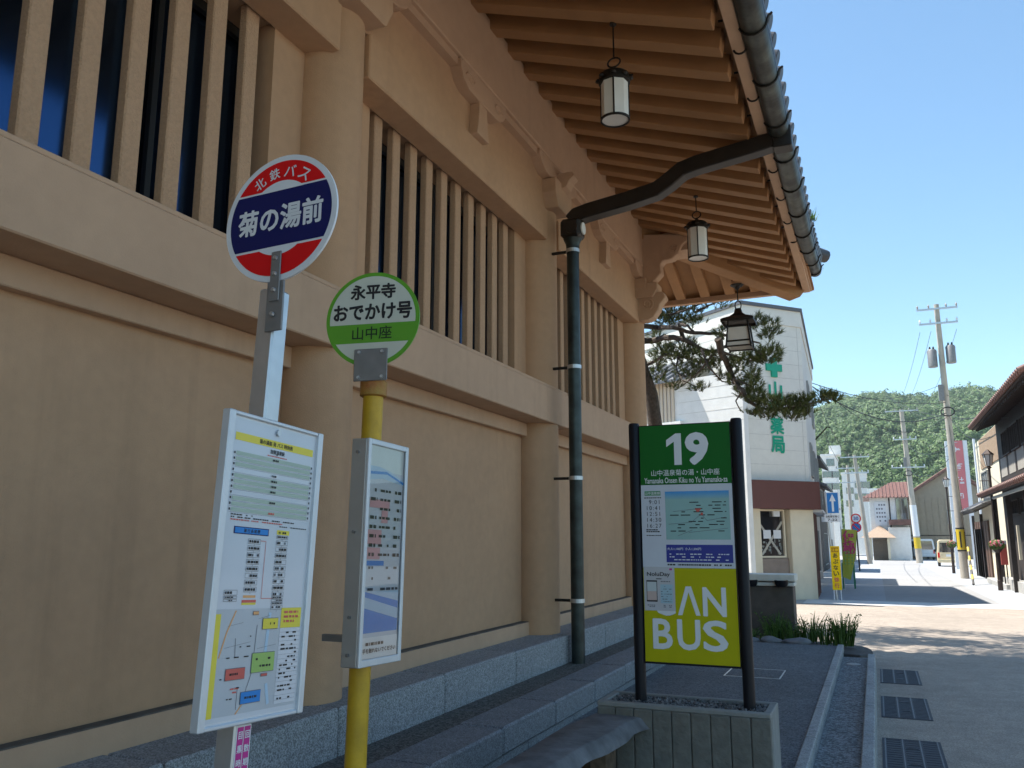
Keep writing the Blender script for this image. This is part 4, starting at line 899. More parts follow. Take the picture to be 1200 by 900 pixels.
# ---- live-edge wooden bench
BN = thing('wooden_bench', 'weathered grey live-edge plank bench on log legs in front of planter', 'bench', (1.62, 4.4, 0))
yy = np.linspace(2.95, 5.22, 26); prof_n = 10
vs = []; fs = []
for i, y in enumerate(yy):
    f = (y-2.95)/(5.22-2.95)
    xl = 1.40 + 0.10*f + 0.012*math.sin(y*5); xr = 1.68 + 0.135*f + 0.014*math.sin(y*4.1+0.6) + 0.005*math.sin(y*11)
    if f > .93: xr += 0.03*(f-.93)/.07
    zt_b = 0.425 + 0.004*math.sin(y*3); th_ = 0.085 + .008*math.sin(y*7)
    sec = [(xl, zt_b-.012), (xl+.015, zt_b), (xl*.6+xr*.4, zt_b+.002), (xr-.055, zt_b), (xr-.035, zt_b-.004), (xr+.004, zt_b-.05), (xr+.012+.006*math.sin(y*17), zt_b-th_*.8), (xr-.03, zt_b-th_), (xl+.03, zt_b-th_), (xl-.012, zt_b-th_*.6)]
    vs += [(a, y, b) for a, b in sec]
m_ = 10
for i in range(len(yy)-1):
    for j in range(m_): fs.append((i*m_+j, i*m_+(j+1)%m_, (i+1)*m_+(j+1)%m_, (i+1)*m_+j))
fs += [tuple(range(m_)), tuple(range((len(yy)-1)*m_, len(yy)*m_))]
MB().add(vs, fs).build('seat_plank', WOODG, BN, smooth=True)
for yl in (3.25, 4.95):
    mb = MB(); vs = []; k = 16
    for z, rr in ((0, .105), (.12, .10), (.25, .098), (.352, .10)):
        for j in range(k):
            a = 2*math.pi*j/k; r_ = rr*(1+.10*math.sin(3*a+yl)+.06*math.sin(7*a)); vs.append((1.62+r_*1.05*math.cos(a), yl+r_*1.3*math.sin(a), z))
    fs = [(i*k+j, i*k+(j+1)%k, (i+1)*k+(j+1)%k, (i+1)*k+j) for i in range(3) for j in range(k)] + [tuple(range(k)), tuple(range(3*k, 4*k))]
    mb.add(vs, fs).build('log_leg', BARK, BN, smooth=True)
# ================================================================ PINE, PLANTING BED, STONE COUNTER
PN = thing('pine_tree', 'gnarled pine with dark needle pads at the end of the bath house', 'tree', (0.2, 17.3, -0.28))
def P3(px, py, Y_): return pt(px, py, Y_)
mbw = MB()
trunk = [Vector((-0.35, 17.4, -0.3)), P3(768, 620, 17.4), P3(768, 500, 17.3), P3(763, 462, 17.2), P3(752, 430, 17.1), P3(744, 400, 17.0), P3(746, 368, 17.0), P3(775, 330, 17.0), P3(815, 285, 17.2)]
mbw.tube(trunk, [.22, .17, .15, .14, .13, .12, .10, .08, .05], 10)
mbw.build('trunk', PBARK, PN, smooth=True)
limbs = [
 ([(745, 400), (765, 399), (785, 395), (800, 397), (822, 409), (838, 412), (852, 405), (862, 400)], 17.0, .075),
 ([(746, 380), (772, 384), (790, 384), (812, 390), (840, 391), (866, 396), (890, 402)], 16.8, .06),
 ([(800, 396), (796, 380), (806, 382), (815, 390)], 16.9, .05),
 ([(842, 396), (845, 412), (852, 428), (860, 444), (870, 458), (876, 468), (890, 478), (905, 480)], 16.4, .075),
 ([(905, 480), (925, 478), (945, 474), (962, 470), (980, 466)], 16.4, .035),
 ([(838, 412), (828, 425), (815, 440), (800, 452)], 16.9, .03),
 ([(752, 430), (766, 424), (780, 415), (800, 418), (818, 425)], 17.3, .045),
 ([(795, 418), (792, 432), (800, 446), (820, 455)], 17.0, .022),
 ([(822, 409), (830, 430), (846, 447), (868, 450)], 16.6, .025),
 ([(845, 412), (870, 420), (892, 425)], 16.5, .03),
 ([(860, 444), (880, 452), (890, 462)], 16.3, .022),
 ([(870, 458), (862, 470), (868, 482)], 16.3, .02),
 ([(815, 366), (830, 358), (850, 350)], 17.2, .03),
 ([(746, 368), (775, 370), (800, 365), (830, 352)], 17.1, .04),
]
for pl, Y_, r in limbs:
    path = []
    for i, (a, b) in enumerate(pl): path.append(P3(a, b, Y_ + 0.35*math.sin(i*1.1 + a*.05)))
    sp = []
    for i in range(len(path)-1):
        for q in range(3):
            f = q/3; sp.append(path[i].lerp(path[i+1], f) + Vector((random.uniform(-1, 1), random.uniform(-1, 1), random.uniform(-1, 1)))*r*.25)
    sp.append(path[-1]); k = len(sp)
    mb = MB(); mb.tube(sp, [max(.010, r*(1-.75*i/k)) for i in range(k)], 7); mb.build('limb', PBARK, PN, smooth=True)
# upper limbs hidden by the eaves (they cast the dappled shade on the road)
for a in range(7):
    e = Vector((-1.0+0.6*a + random.uniform(-.2, .2), 15.6+random.uniform(0, 3.2), 6.9+random.uniform(-.4, .9)))
    s_ = trunk[-1] if a % 2 else trunk[-2]
    mid = s_.lerp(e, .5) + Vector((0, 0, .25)); MB().tube([s_, mid, e], [.06, .04, .02], 6).build('limb', PBARK, PN, smooth=True)
# needle tufts: each a little brush of needles on a twig
pads = []   # (centre, radii, count)
def pad(px, py, Y_, rx, ry, rz, n): pads.append((P3(px, py, Y_), (rx, ry, rz), n))
for a in ((790, 362, 17.2, .45, .6, .16, 34), (812, 372, 17.3, .40, .5, .14, 26), (780, 376, 17.4, .25, .4, .12, 14), (840, 350, 17.4, .5, .5, .14, 22),
          (775, 410, 17.6, .28, .5, .13, 30), (785, 370, 17.5, .4, .5, .14, 26), (800, 405, 17.4, .35, .5, .13, 26), (770, 395, 17.8, .2, .4, .12, 14), (800, 417, 17.2, .42, .5, .15, 40), (822, 424, 17.0, .38, .5, .15, 36), (845, 420, 16.8, .32, .45, .14, 28), (768, 425, 17.8, .22, .4, .14, 16),
          (772, 440, 17.2, .25, .4, .10, 14), (806, 438, 17.0, .30, .4, .10, 18), (790, 450, 17.1, .2, .3, .07, 9), (818, 455, 16.9, .25, .3, .06, 10),
          (898, 386, 16.8, .30, .4, .15, 26), (885, 376, 17.0, .22, .3, .09, 12), (850, 392, 16.9, .25, .4, .10, 14), (868, 385, 17.0, .2, .3, .08, 9),
          (899, 415, 16.5, .34, .4, .12, 44), (882, 420, 16.6, .28, .4, .10, 22), (866, 426, 16.6, .22, .4, .10, 16), (882, 440, 16.5, .18, .4, .10, 18),
          (862, 447, 16.5, .25, .35, .10, 16), (885, 456, 16.4, .2, .3, .09, 16), (872, 460, 16.5, .22, .3, .07, 12), (850, 438, 16.8, .22, .3, .1, 14),
          (884, 468, 16.3, .24, .3, .09, 18), (905, 472, 16.3, .30, .35, .10, 30), (925, 476, 16.3, .32, .35, .11, 34), (942, 472, 16.3, .22, .3, .10, 22), (928, 488, 16.3, .28, .3, .06, 16), (898, 486, 16.3, .3, .3, .06, 14),
          (962, 466, 16.3, .24, .3, .07, 18), (976, 467, 16.3, .16, .25, .05, 12), (946, 482, 16.3, .15, .25, .05, 7), (880, 483, 16.3, .2, .25, .05, 8)): pad(*a)
for a in range(52):
    pads.append((Vector((random.uniform(-1.7, 2.0), random.uniform(14.9, 18.7), random.uniform(6.7, 8.4))), (.55, .6, .2), 34))
V = []; F = []; TW = MB()
for c, (rx, ry, rz), n in pads:
    n = int(n*2.0)
    for i in range(n):
        while True:
            q = Vector((random.uniform(-1, 1), random.uniform(-1, 1), random.uniform(-1, 1)))
            if q.length < 1: break
        p = c + Vector((q.x*rx, q.y*ry, q.z*rz*1.5)); ax = (Vector((q.x*.8, q.y*.8, .75 + q.z*.3)) + Vector((random.uniform(-.35, .35), random.uniform(-.35, .35), 0))).normalized()
        if i % 3 == 0: TW.tube([c.lerp(p, .25) - Z*.05, p], [.008, .004], 4, caps=False)
        o1 = ax.orthogonal().normalized(); o2 = ax.cross(o1)
        for k in range(24):
            t = random.uniform(0, 6.283); sp_ = random.uniform(.35, 1.25); d = (ax + (o1*math.cos(t) + o2*math.sin(t))*sp_).normalized(); l = random.uniform(.07, .13)
            b0 = p + ax*random.uniform(-.05, .05); s_ = d.cross(Vector((random.random(), random.random(), random.random()))).normalized()*.0055
            j = len(V); V += [b0-s_, b0+s_, b0+d*l]; F.append((j, j+1, j+2))
mb = MB(); mb.v = [tuple(q) for q in V]; mb.f = F
cr = stuff(mb.build('crown', NEEDLE, PN, recalc=False)); stuff(TW.build('twigs', PBARK, PN, recalc=False))

# ---- weeds in the bed and boulders
def weed(x, y, h, n, label, spread=.16, seedm=GRASSM):
    mb = MB(); zg_ = -0.04
    for i in range(n):
        a = random.uniform(0, 6.28); r_ = random.uniform(0, spread); b = Vector((x+r_*math.cos(a), y+r_*math.sin(a), zg_)); l = h*random.uniform(.5, 1.1); lean = Vector((math.cos(a), math.sin(a), 0))*l*random.uniform(.1, .5)
        m1 = b + lean*.4 + Z*l*.6; e = b + lean + Z*l; s_ = Vector((-math.sin(a+.7), math.cos(a+.7), 0))*random.uniform(.006, .013)
        mb.add([b-s_, b+s_, m1+s_*.9, m1-s_*.9, e], [(0,1,2,3), (3,2,4)])
        for q in range(2):
            c = b.lerp(e, random.uniform(.4, .95)); t = random.uniform(0, 6.28); d = Vector((math.cos(t), math.sin(t), .5))*random.uniform(.03, .07); w_ = Vector((-math.sin(t), math.cos(t), 0))*.014
            mb.add([c, c+d*.5+w_, c+d, c+d*.5-w_], [(0,1,2,3)])
    o = mb.build('weed_clump', seedm, None, recalc=False); tag(o, label, 'plant', 'weeds in the planting bed'); stuff(o) if False else None
    return o
g = lambda px, py, Y_: pt(px, py, Y_)
weed(1.72, 13.6, .42, 90, 'bushy green weed clump against the dark stone counter')
weed(1.98, 13.5, .36, 60, 'green weed clump at the right corner of the stone counter')
weed(2.22, 13.7, .42, 45, 'sparse stalky weeds between counter and the rounded bed corner')
weed(2.42, 13.45, .34, 40, 'low weeds left of the tall bright weed clump')
weed(2.66, 13.35, .46, 120, 'bright green leafy weed clump at the rounded end of the bed', .14)
weed(1.42, 13.3, .22, 30, 'short weeds at the foot of the counter beside sign board')
def boulder(x, y, z, r, sq, label):
    bm = bmesh.new(); bmesh.ops.create_icosphere(bm, subdivisions=3, radius=1)
    for v in bm.verts:
        f = 1 + .16*math.sin(v.co.x*3+x*9) + .12*math.sin(v.co.y*4+y) + .08*math.sin(v.co.z*5); v.co = Vector((x+v.co.x*r*f, y+v.co.y*r*.7*f, z+v.co.z*r*sq*f))
    me = bpy.data.meshes.new('boulder'); bm.to_mesh(me); bm.free(); me.materials.append(mat('boulder stone', (.15, .155, .165), .85, var=.2, scale=9, bump=.5, bscale=30))
    me.polygons.foreach_set('use_smooth', [True]*len(me.polygons)); return tag(link('boulder', me), label, 'stone')
boulder(1.70, 13.12, 0.0, .15, .5, 'left grey edging stone in front of the weeds'); boulder(2.04, 13.1, 0.0, .17, .45, 'right grey edging stone in front of the weeds'); boulder(1.36, 13.15, -.02, .14, .5, 'grey edging stone half hidden by sign board post')
# ---- stone counter with pale slab top and two black basins
CT_ = thing('stone_counter', 'dark stone counter with pale slab top and two black bowls beyond the sign board', 'counter', (1.5, 14.2, -.02))
DST = mat('dark brown stone', (.085, .07, .06), .7, var=.2, scale=6, bump=.3, bscale=40); PST = mat('pale stone slab', (.62, .61, .55), .6, var=.08, scale=9)
MB().box(1.12, 14.0, -.25, 1.96, 14.42, .745).build('base', DST, CT_, bevel=.01)
MB().box(1.08, 13.95, .82, 2.00, 14.46, .925).build('top_slab', PST, CT_, bevel=.008)
MB().box(1.10, 13.97, .746, 1.98, 14.44, .80).build('lower_slab', PST, CT_, bevel=.006)
for x in (1.34, 1.80): MB().lathe([(.0, .755), (.07, .757), (.10, .80), (.105, .86), (.09, .86), (.06, .80)], (x, 13.90, -.02), 18).build('bowl', BLACKP, CT_, smooth=True)
# ================================================================ FAR STREET
CREAMW = mat('cream siding', (.74, .72, .65), .8, var=.03, scale=5, big=.05, bigscale=.4)
WHITEW = mat('white wall', (.78, .77, .73), .85, var=.04, scale=4, big=.07, bigscale=.5)
BROWNB = mat('brown fascia', (.125, .045, .035), .6, var=.06, scale=4)
PILL = mat('cream pillar', (.72, .64, .48), .8, var=.04, scale=4)
TANW = mat('tan siding', (.30, .255, .19), .85, var=.06, scale=3, big=.06)
DWOOD = mat('dark timber', (.035, .026, .022), .75, var=.3, scale=6, bump=.3, bscale=20)
BWOOD = mat('brown door wood', (.10, .05, .03), .6, var=.25, scale=5)
GREYW = mat('grey mortar wall', (.30, .29, .27), .9, var=.08, scale=3, big=.1)
POLEC = mat('pole concrete', (.42, .38, .32), .85, var=.1, scale=3, big=.12, bigscale=.6)
WINF = mat('window frame metal', (.30, .30, .29), .5, .4, var=.05); CURT = mat('curtain behind glass', (.30, .31, .31), .25, var=.15, scale=1.5)
GRN_S = flat('pharmacy green', (.0, .34, .20), .4); YSIGN = flat('caution yellow', (.88, .58, .0), .5, spec=.2); BSIGN = flat('one way blue', (.01, .17, .48), .4)
def window(par, c, r, n, w, h, glass=None, mull=1, depth=.06, fm=None):
    """window on a wall: c centre on wall face, r along wall, n outwards"""
    t = bpy.data.objects.new('window', None); COL.objects.link(t); t.location = c; child(t, par)
    e = .05; fm = fm or WINF
    for a0, a1, b0, b1 in ((-w/2, w/2, -h/2, -h/2+e), (-w/2, w/2, h/2-e, h/2), (-w/2, -w/2+e, -h/2+e, h/2-e), (w/2-e, w/2, -h/2+e, h/2-e)):
        MB().slab(c, r, Z, n, a0, a1, b0, b1, -.02, depth).build('frame', fm, t)
    for k in range(mull):
        a = -w/2 + w*(k+1)/(mull+1); MB().slab(c, r, Z, n, a-.02, a+.02, -h/2+e, h/2-e, -.02, depth*.8).build('mullion', fm, t)
    for k in range(mull+1):
        a0 = -w/2+e*.5 + (w-e)*k/(mull+1); a1 = -w/2+e*.5 + (w-e)*(k+1)/(mull+1)
        MB().slab(c, r, Z, n, a0+.01, a1-.01, -h/2+e*.6, h/2-e*.6, -.02, .012).build('pane', glass or GLASSD, t)
    return t
def polybox(par, pts, z0, z1, m, name='wall', bevel=0): return MB().prism(pts, Vector((0,0,0)), X, Y, Z, z0, z1).build(name, m, par, bevel=bevel)
# ---------------- pharmacy on the corner
PH = thing('pharmacy_building', 'cream three-sided corner pharmacy with brown fascia and green lettering', 'building', (0, 30, -.35))
A_, B_, C_ = Vector((-.11, 25.63, 0)), Vector((1.46, 27.29, 0)), Vector((1.18, 37.1, 0)); Lf = Vector((-6.6, 30.7, 0))
zt_ = 8.6; ring = [(Lf.x, Lf.y), (A_.x, A_.y), (B_.x, B_.y), (C_.x, C_.y), (-6.6, 37.1)]
cen_ = Vector((-2.2, 32.2, 0))
def grow(ring, d): 
    out = []; n = len(ring)
    for i in range(n):
        p0, p1, p2 = Vector(ring[i-1]), Vector(ring[i]), Vector(ring[(i+1)%n]); e1 = (p1-p0).normalized(); e2 = (p2-p1).normalized(); n1_ = Vector((e1.y, -e1.x)); n2_ = Vector((e2.y, -e2.x)); bis = (n1_+n2_); bis = bis/(1+n1_.dot(n2_)); q = p1+bis*d; out.append((q.x, q.y))
    return out
polybox(PH, ring, 3.05, zt_-.55, CREAMW, 'upper_wall'); polybox(PH, grow(ring, .035), zt_-.549, zt_-.05, CREAMW, 'parapet'); polybox(PH, grow(ring, .09), zt_-.049, zt_+.06, mat('parapet cap', (.12, .12, .13), .5, .3), 'parapet_cap')
ring2 = grow(ring, -.0); g1 = grow(ring, .28)
polybox(PH, [g1[0], g1[1], g1[2], (C_.x+.28, 32.2), (C_.x-.3, 32.2), (-6, 32)], 2.33, 3.16, BROWNB, 'fascia', bevel=.01)
rAB = (B_-A_).normalized(); nAB = Vector((rAB.y, -rAB.x, 0)); LAB = (B_-A_).length
rLA = (A_-Lf).normalized(); nLA = Vector((rLA.y, -rLA.x, 0)); LLA = (A_-Lf).length
rBC = (C_-B_).normalized(); nBC = Vector((rBC.y, -rBC.x, 0))
jm = mat('siding joint', (.60, .58, .53), .9)
for k in range(1, 12):
    z = 3.2 + .45*k
    MB().slab(A_, rAB, Z, nAB, .02, LAB-.02, z, z+.016, -.01, .004).build('siding_joint', jm, PH); MB().slab(Lf, rLA, Z, nLA, .02, LLA-.02, z, z+.016, -.01, .004).build('siding_joint', jm, PH)
MB().slab(A_, rAB, Z, nAB, LAB-.16, LAB-.14, 3.2, zt_-.55, -.01, .005).build('siding_joint', jm, PH)
# ground floor: recessed window wall, pillar, door leaf
gi = grow(ring, -.25); polybox(PH, gi, -.4, 2.34, mat('dim interior wall', (.25, .22, .18), .9), 'ground_wall')
Gp = lambda a, b: A_ + rAB*a + nAB*b
MB().slab(A_, rAB, Z, nAB, LAB-.88, LAB+.02, -.38, 2.33, -.35, .05).build('pillar', PILL, PH, bevel=.02)
MB().slab(A_, rAB, Z, nAB, -.02, .30, -.38, 2.33, -.3, .02).build('pillar', PILL, PH)
MB().slab(A_, rAB, Z, nAB, .30, LAB-.90, -.05, .88, -.245, -.10).build('window_apron', mat('taupe panel', (.26, .20, .16), .7), PH)
MB().slab(A_, rAB, Z, nAB, .2, LAB-.9, -.38, -.06, -.245, .0).build('base_panel', GREYW, PH)
sc0 = Gp((.30+LAB-.92)/2, -.22) + Z*1.61
wp = window(PH, sc0, rAB, nAB, LAB-1.26, 1.42, GLASSD, 0, .08, PILL)
BRC = flat('pale brace', (.42, .40, .34), .6); hw = (LAB-1.26)/2-.06
for s_ in (-1, 1):
    a, b = sc0 + rAB*(-hw*s_) + Z*.35, sc0 + rAB*(hw*.75*s_) - Z*.62; d = (b-a).normalized(); t_ = nAB.cross(d)
    MB().slab(a, d, t_, nAB, 0, (b-a).length, -.035, .035, .014 + (.006 if s_ > 0 else 0), .02 + (.006 if s_ > 0 else 0)).build('window_brace', BRC, wp)
for a in (-.28, .10): MB().slab(sc0, rAB, Z, nAB, a, a+.28, -.15, .10, .028, .032).build('window_paper', SWHITE, wp)
MB().slab(sc0, rAB, Z, nAB, .08, .32, .50, .66, .03, .10).build('window_lamp', SWHITE, wp)
mb = MB()
for i in range(26):
    a = random.uniform(-hw, hw*.9); z = random.uniform(-.62, -.2); mb.slab(sc0, rAB, Z, nAB, a, a+random.uniform(.02, .09), z, z+random.uniform(.02, .12), .0135, .0138)
stuff(mb.build('shelf_goods', flat('shelf goods', (.22, .24, .22), .5), wp))
# street side: dark red door posts, shutter windows
for y in (27.9, 28.6, 29.4, 30.4):
    MB().slab(B_, rBC, Z, nBC, y-27.29, y-27.29+.22, -.38, 2.32, -.2, .03).build('door_post', BROWNB, PH)
MB().slab(B_, rBC, Z, nBC, .2, 4.6, 2.25, 2.33, -.2, .32).build('canopy_light', SWHITE, PH)
for y, z in ((3, 6.2), (6.5, 6.2), (2.2, 4.0), (5.2, 4.0), (8.2, 4.0)): window(PH, B_ + rBC*y + Z*z, rBC, nBC, 1.3, 1.1, CURT, 1)
text('薬', B_ + rBC*1.1 + nBC*.31 + Z*2.75, rBC, Z, .5, SWHITE, PH, bold=.02)
# green cross and vertical lettering on the corner face
cr_ = Gp(.86, .012)
sg = bpy.data.objects.new('sign_lettering', None); COL.objects.link(sg); sg.location = cr_ + Z*6; child(sg, PH)
def along(px, py):          # point on the corner face seen at that pixel
    d = ray(px, py); k = (A_-CAM).dot(nAB)/d.dot(nAB); return CAM + d*k
c = along(906, 431); c.z += 0
a_ = .11; b_ = .30
MB().prism([(-a_, -b_), (a_, -b_), (a_, -a_), (b_, -a_), (b_, a_), (a_, a_), (a_, b_), (-a_, b_), (-a_, a_), (-b_, a_), (-b_, -a_), (-a_, -a_)], c, rAB, Z, nAB, .0, .06).build('green_cross', GRN_S, sg)
for ch, py in (('山', 457), ('中', 478), ('薬', 499), ('局', 521)):
    c = along(907 + (py-431)*.045, py)
    text(ch, c + nAB*.03, rAB, Z, .50, GRN_S, sg, bold=.03, width=.50)
# electricity bracket on the street side corner
MB().tube([B_+rBC*8.6+nBC*.02+Z*5.4, B_+rBC*8.6+nBC*.5+Z*5.9, B_+rBC*8.6+nBC*.62+Z*5.85], .03, 6).build('cable_bracket', DKIRON, PH)

# ---------------- low white annex behind the pine, left of the pharmacy
AN = thing('annex_building', 'bright white low annex with grey tiled roof behind the pine', 'building', (-4, 26, -.3))
a0, a1 = pt(760, 500, 24.6), pt(873, 500, 24.6)
e0 = Vector((-5.2, 26.9, 0)); e1 = Vector((-.08, 24.76, 0)); ra = (e1-e0).normalized(); na = Vector((ra.y, -ra.x, 0)); La = (e1-e0).length
zA = pt(820, 439, 24.9).z
MB().slab(e0, ra, Z, na, 0, La, -.3, zA, -.25, 0).build('wall', WHITEW, AN)
cw = mat('beige corrugated', (.60, .50, .38), .7, var=.04)
kx = (pt(788, 470, 25.2).x - e0.x)/ra.x
for k in range(24):
    a = kx - .12 - .14*k
    if a > 0: MB().slab(e0, ra, Z, na, a, a+.08, .2, zA-.03, .0, .05).build('corrugation', cw, AN)
for k in range(1, 5): MB().slab(e0, ra, Z, na, kx+.1, La, zA-.36*k, zA-.36*k+.015, -.01, .004).build('siding_joint', jm, AN)
MB().slab(e0, ra, Z, na, kx-1.3, kx+.25, pt(800, 493, 25).z-.05, pt(800, 493, 25).z+.06, .0, .16).build('sill', WHITEW, AN)
rm = MB(); zr = zA
rm.add([e0+na*.35+Z*zr, e1+na*.35+Z*zr+ra*(-1.8), e1-na*1.6+Z*(zr+.95)-ra*1.8, e0-na*1.6+Z*(zr+.95), e0+na*.35+Z*(zr-.08), e1+na*.35+Z*(zr-.08)-ra*1.8, e1-na*1.6+Z*(zr+.8)-ra*1.8, e0-na*1.6+Z*(zr+.8)], [(0,1,2,3), (4,7,6,5), (0,4,5,1), (1,5,6,2), (2,6,7,3), (3,7,4,0)])
GTILE = mat('grey roof tile', (.16, .165, .175), .5, var=.2, scale=4)
RA = rm.build('roof', GTILE, AN)
sl = (Vector((-na.x*1.95, -na.y*1.95, .95))).normalized()
for k in range(11):
    p = e0 + ra*(.15+.33*k) + na*.36 + Z*(zr+.03); q = p + sl*2.1; MB().cyl(p, q, .06, n=8).build('tile_row', GTILE, RA, smooth=True)

# ---------------- neighbours down the left side of the street
def left_house(y0, y1, xf, h, m, label, wins, eave=0, tm=TILE):
    t = thing('town_house', label, 'house', (xf-3, (y0+y1)/2, gz(y0)), 'houses down the left side of the street')
    MB().box(xf-6, y0, gz(y1)-.3, xf, y1, h).build('wall', m, t)
    if eave:
        mb = MB(); mb.add([(xf+eave, y0-.15, h-.05), (xf+eave, y1+.1, h-.05), (xf-3, y1+.1, h+1.5), (xf-3, y0-.15, h+1.5), (xf+eave, y0-.15, h-.2), (xf+eave, y1+.1, h-.2), (xf-3, y1+.1, h+1.35), (xf-3, y0-.15, h+1.35)], [(0,1,2,3), (4,7,6,5), (0,4,5,1), (1,5,6,2), (2,6,7,3), (3,7,4,0)]); mb.build('roof', tm, t)
    else: MB().box(xf-6, y0-.02, h, xf+.06, y1+.02, h+.15).build('parapet', m, t)
    for (yc, zc, w_, hh) in wins:
        window(t, Vector((xf, yc, zc)), Y, X, w_, hh, CURT if random.random() < .5 else GLASSD, 1)
    return t
left_house(37.4, 44, .75, 4.9, GREYW, 'grey mortar town house with tiled eave just past the pharmacy', [(39, 3.6, 1.4, 1.2), (42, 3.6, 1.4, 1.2), (40.5, .9, 2.2, 1.9)], .55)
t = left_house(44.4, 52, -1.2, 5.6, WHITEW, 'white shop house with dark windows on the left of the street', [(46, 4.7, 1.4, 1.2), (49.5, 4.7, 1.4, 1.2), (46, 2.2, 1.2, 1.0), (49.5, 1.0, 2.4, 1.9)], 0)
left_house(52.4, 60, .3, 4.6, DWOOD, 'dark timber town house with tiled eave on left of the street', [(54, 3.8, 1.6, 1.1), (57.5, 3.8, 1.6, 1.1), (56, .8, 3.0, 1.9)], .5)
left_house(60.4, 72, -1.0, 5.2, GREYW, 'set-back grey shop house farther down the left side', [(63, 3.2, 1.5, 1.2), (67, 3.2, 1.5, 1.2), (66, .6, 3, 1.9)], 0)
left_house(72.6, 92, -.6, 4.4, WHITEW, 'long white row house at the far left of the street', [(76, 3.4, 1.5, 1.1), (81, 3.4, 1.5, 1.1), (86, 3.4, 1.5, 1.1), (76, .4, 2.4, 1.8), (84, .4, 2.4, 1.8)], .7, TILEBR)
# shop signs and grey boxes on the left fronts
sgn = MB().box(.755, 40.2, 2.4, 1.3, 40.35, 3.3).build('hanging_sign', GREYW); tag(sgn, 'small grey box sign projecting from the left house past the pharmacy', 'sign')
sgn = MB().box(.31, 53.6, 2.4, .8, 53.8, 3.9).build('hanging_sign', SWHITE); tag(sgn, 'white upright box sign projecting over the left side of the street', 'sign')

# ---------------- white concrete blocks far down the street
def block_bldg(Y_, pa, pb, label, wins, m=WHITEW, dep=9):
    a, b = pt(*pa, Y_), pt(*pb, Y_); x0, x1 = min(a.x, b.x), max(a.x, b.x); z1 = max(a.z, b.z)
    t = thing('concrete_building', label, 'building', ((x0+x1)/2, Y_+dep/2, gz(Y_)))
    MB().box(x0, Y_, gz(Y_)-.3, x1, Y_+dep, z1).build('wall', m, t); MB().box(x0-.1, Y_-.1, z1, x1+.1, Y_+dep+.1, z1+.3).build('parapet', m, t)
    for px, py, w_, h_ in wins: window(t, Vector((pt(px, py, Y_).x, Y_, pt(px, py, Y_).z)), X, -Y, w_*.5, h_*.6, GLASSD, 1)
    return t, x0, x1, z1
t, x0, x1, z1 = block_bldg(118, (962, 535), (986, 640), 'white concrete tower with roof tank at the left far end of the street', [(973, 542, 2.0, 1.6), (970, 556, 2.6, 1.4), (979, 556, 2.0, 1.4), (970, 570, 2.6, 1.4), (979, 570, 2, 1.4), (972, 586, 2.6, 1.4)])
MB().box(x0+1.0, 119, z1+.28, x0+2.4, 122, z1+1.5).build('roof_tank', WHITEW, t)
t, x0, x1, z1 = block_bldg(132, (986, 556), (1022, 650), 'wide white concrete building behind the street poles', [(1006, 568, 2.0, 1.5), (1015, 568, 2.0, 1.5), (1006, 582, 2, 1.5), (1015, 582, 2, 1.5), (996, 575, 2, 1.5), (996, 590, 2, 1.5)])
block_bldg(150, (1000, 575), (1062, 640), 'low pale building with flat roof behind the brown tiled roofs', [(1030, 590, 2, 1.4)])

# ---------------- tan gable house and the white house with a hipped porch
def gable(Y_, pl, pr, papex, base, m, rm_, label, dep=12, ov=.5):
    a, b, c = pt(*pl, Y_), pt(*pr, Y_), pt(*papex, Y_); zg_ = gz(Y_)-.3
    t = thing('gable_house', label, 'house', ((a.x+b.x)/2, Y_+dep/2, gz(Y_)))
    MB().prism([(a.x, zg_), (b.x, zg_), (b.x, b.z), (c.x, c.z), (a.x, a.z)], Vector((0, Y_, 0)), X, Z, Y, 0, dep).build('wall', m, t)
    for p, q in ((a, c), (b, c)):
        d = (p-c).normalized(); e = p + d*ov*1.4; nrm = Vector((-d.z, 0, d.x)); nrm = nrm if nrm.z > 0 else -nrm
        R1 = MB().slab(c, d, Y, nrm, -.05, (e-c).length, -ov, dep+ov, .02, .22).build('roof', rm_, t)
        for k in range(12): MB().cyl(c + nrm*.24 + Y*(-ov+.2+.55*k), e + nrm*.24 + Y*(-ov+.2+.55*k), .1, n=8).build('tile_row', rm_, R1, smooth=True)
    return t, a, b, c
TG, ta, tb, tc = gable(100, (1062, 583), (1168, 590), (1115, 548), None, TANW, TILEBR, 'tan sided gable house with brown tiled roof behind the parked vans', 14)
MB().box(ta.x, 99.96, pt(1090, 628, 100).z, tb.x, 99.99, pt(1090, 627, 100).z).build('siding_joint', DWOOD, TG)
for k in range(14): MB().box(ta.x+.55+.62*k, 99.965, gz(100), ta.x+.57+.62*k, 99.995, ta.z-.1).build('siding_joint', TANW, TG)
window(TG, Vector((pt(1116, 606, 100).x, 100, pt(1116, 606, 100).z)), X, -Y, .9, 1.4, GLASSD, 0)
WH = thing('white_house', 'white two-storey house with brown tiled roof and hipped entrance porch', 'house', (3.5, 92, gz(90)))
Yw = 92.0
w0, w1 = pt(1020, 600, Yw), pt(1064, 600, Yw); wz = pt(1040, 582, Yw).z
MB().box(w0.x, Yw, gz(Yw)-.3, w1.x, Yw+9, wz).build('wall', WHITEW, WH)
mb = MB(); mb.add([(w0.x-.7, Yw-.7, wz-.1), (w1.x+.7, Yw-.7, wz-.1), (w1.x+.7, Yw+4.5, wz+1.7), (w0.x+2.2, Yw+4.5, wz+1.7), (w0.x-.7, Yw+9.7, wz-.1), (w1.x+.7, Yw+9.7, wz-.1)], [(0,1,2,3), (0,3,4), (4,3,2,5), (1,5,2), (0,4,5,1)])
R2 = mb.build('roof', TILEBR, WH)
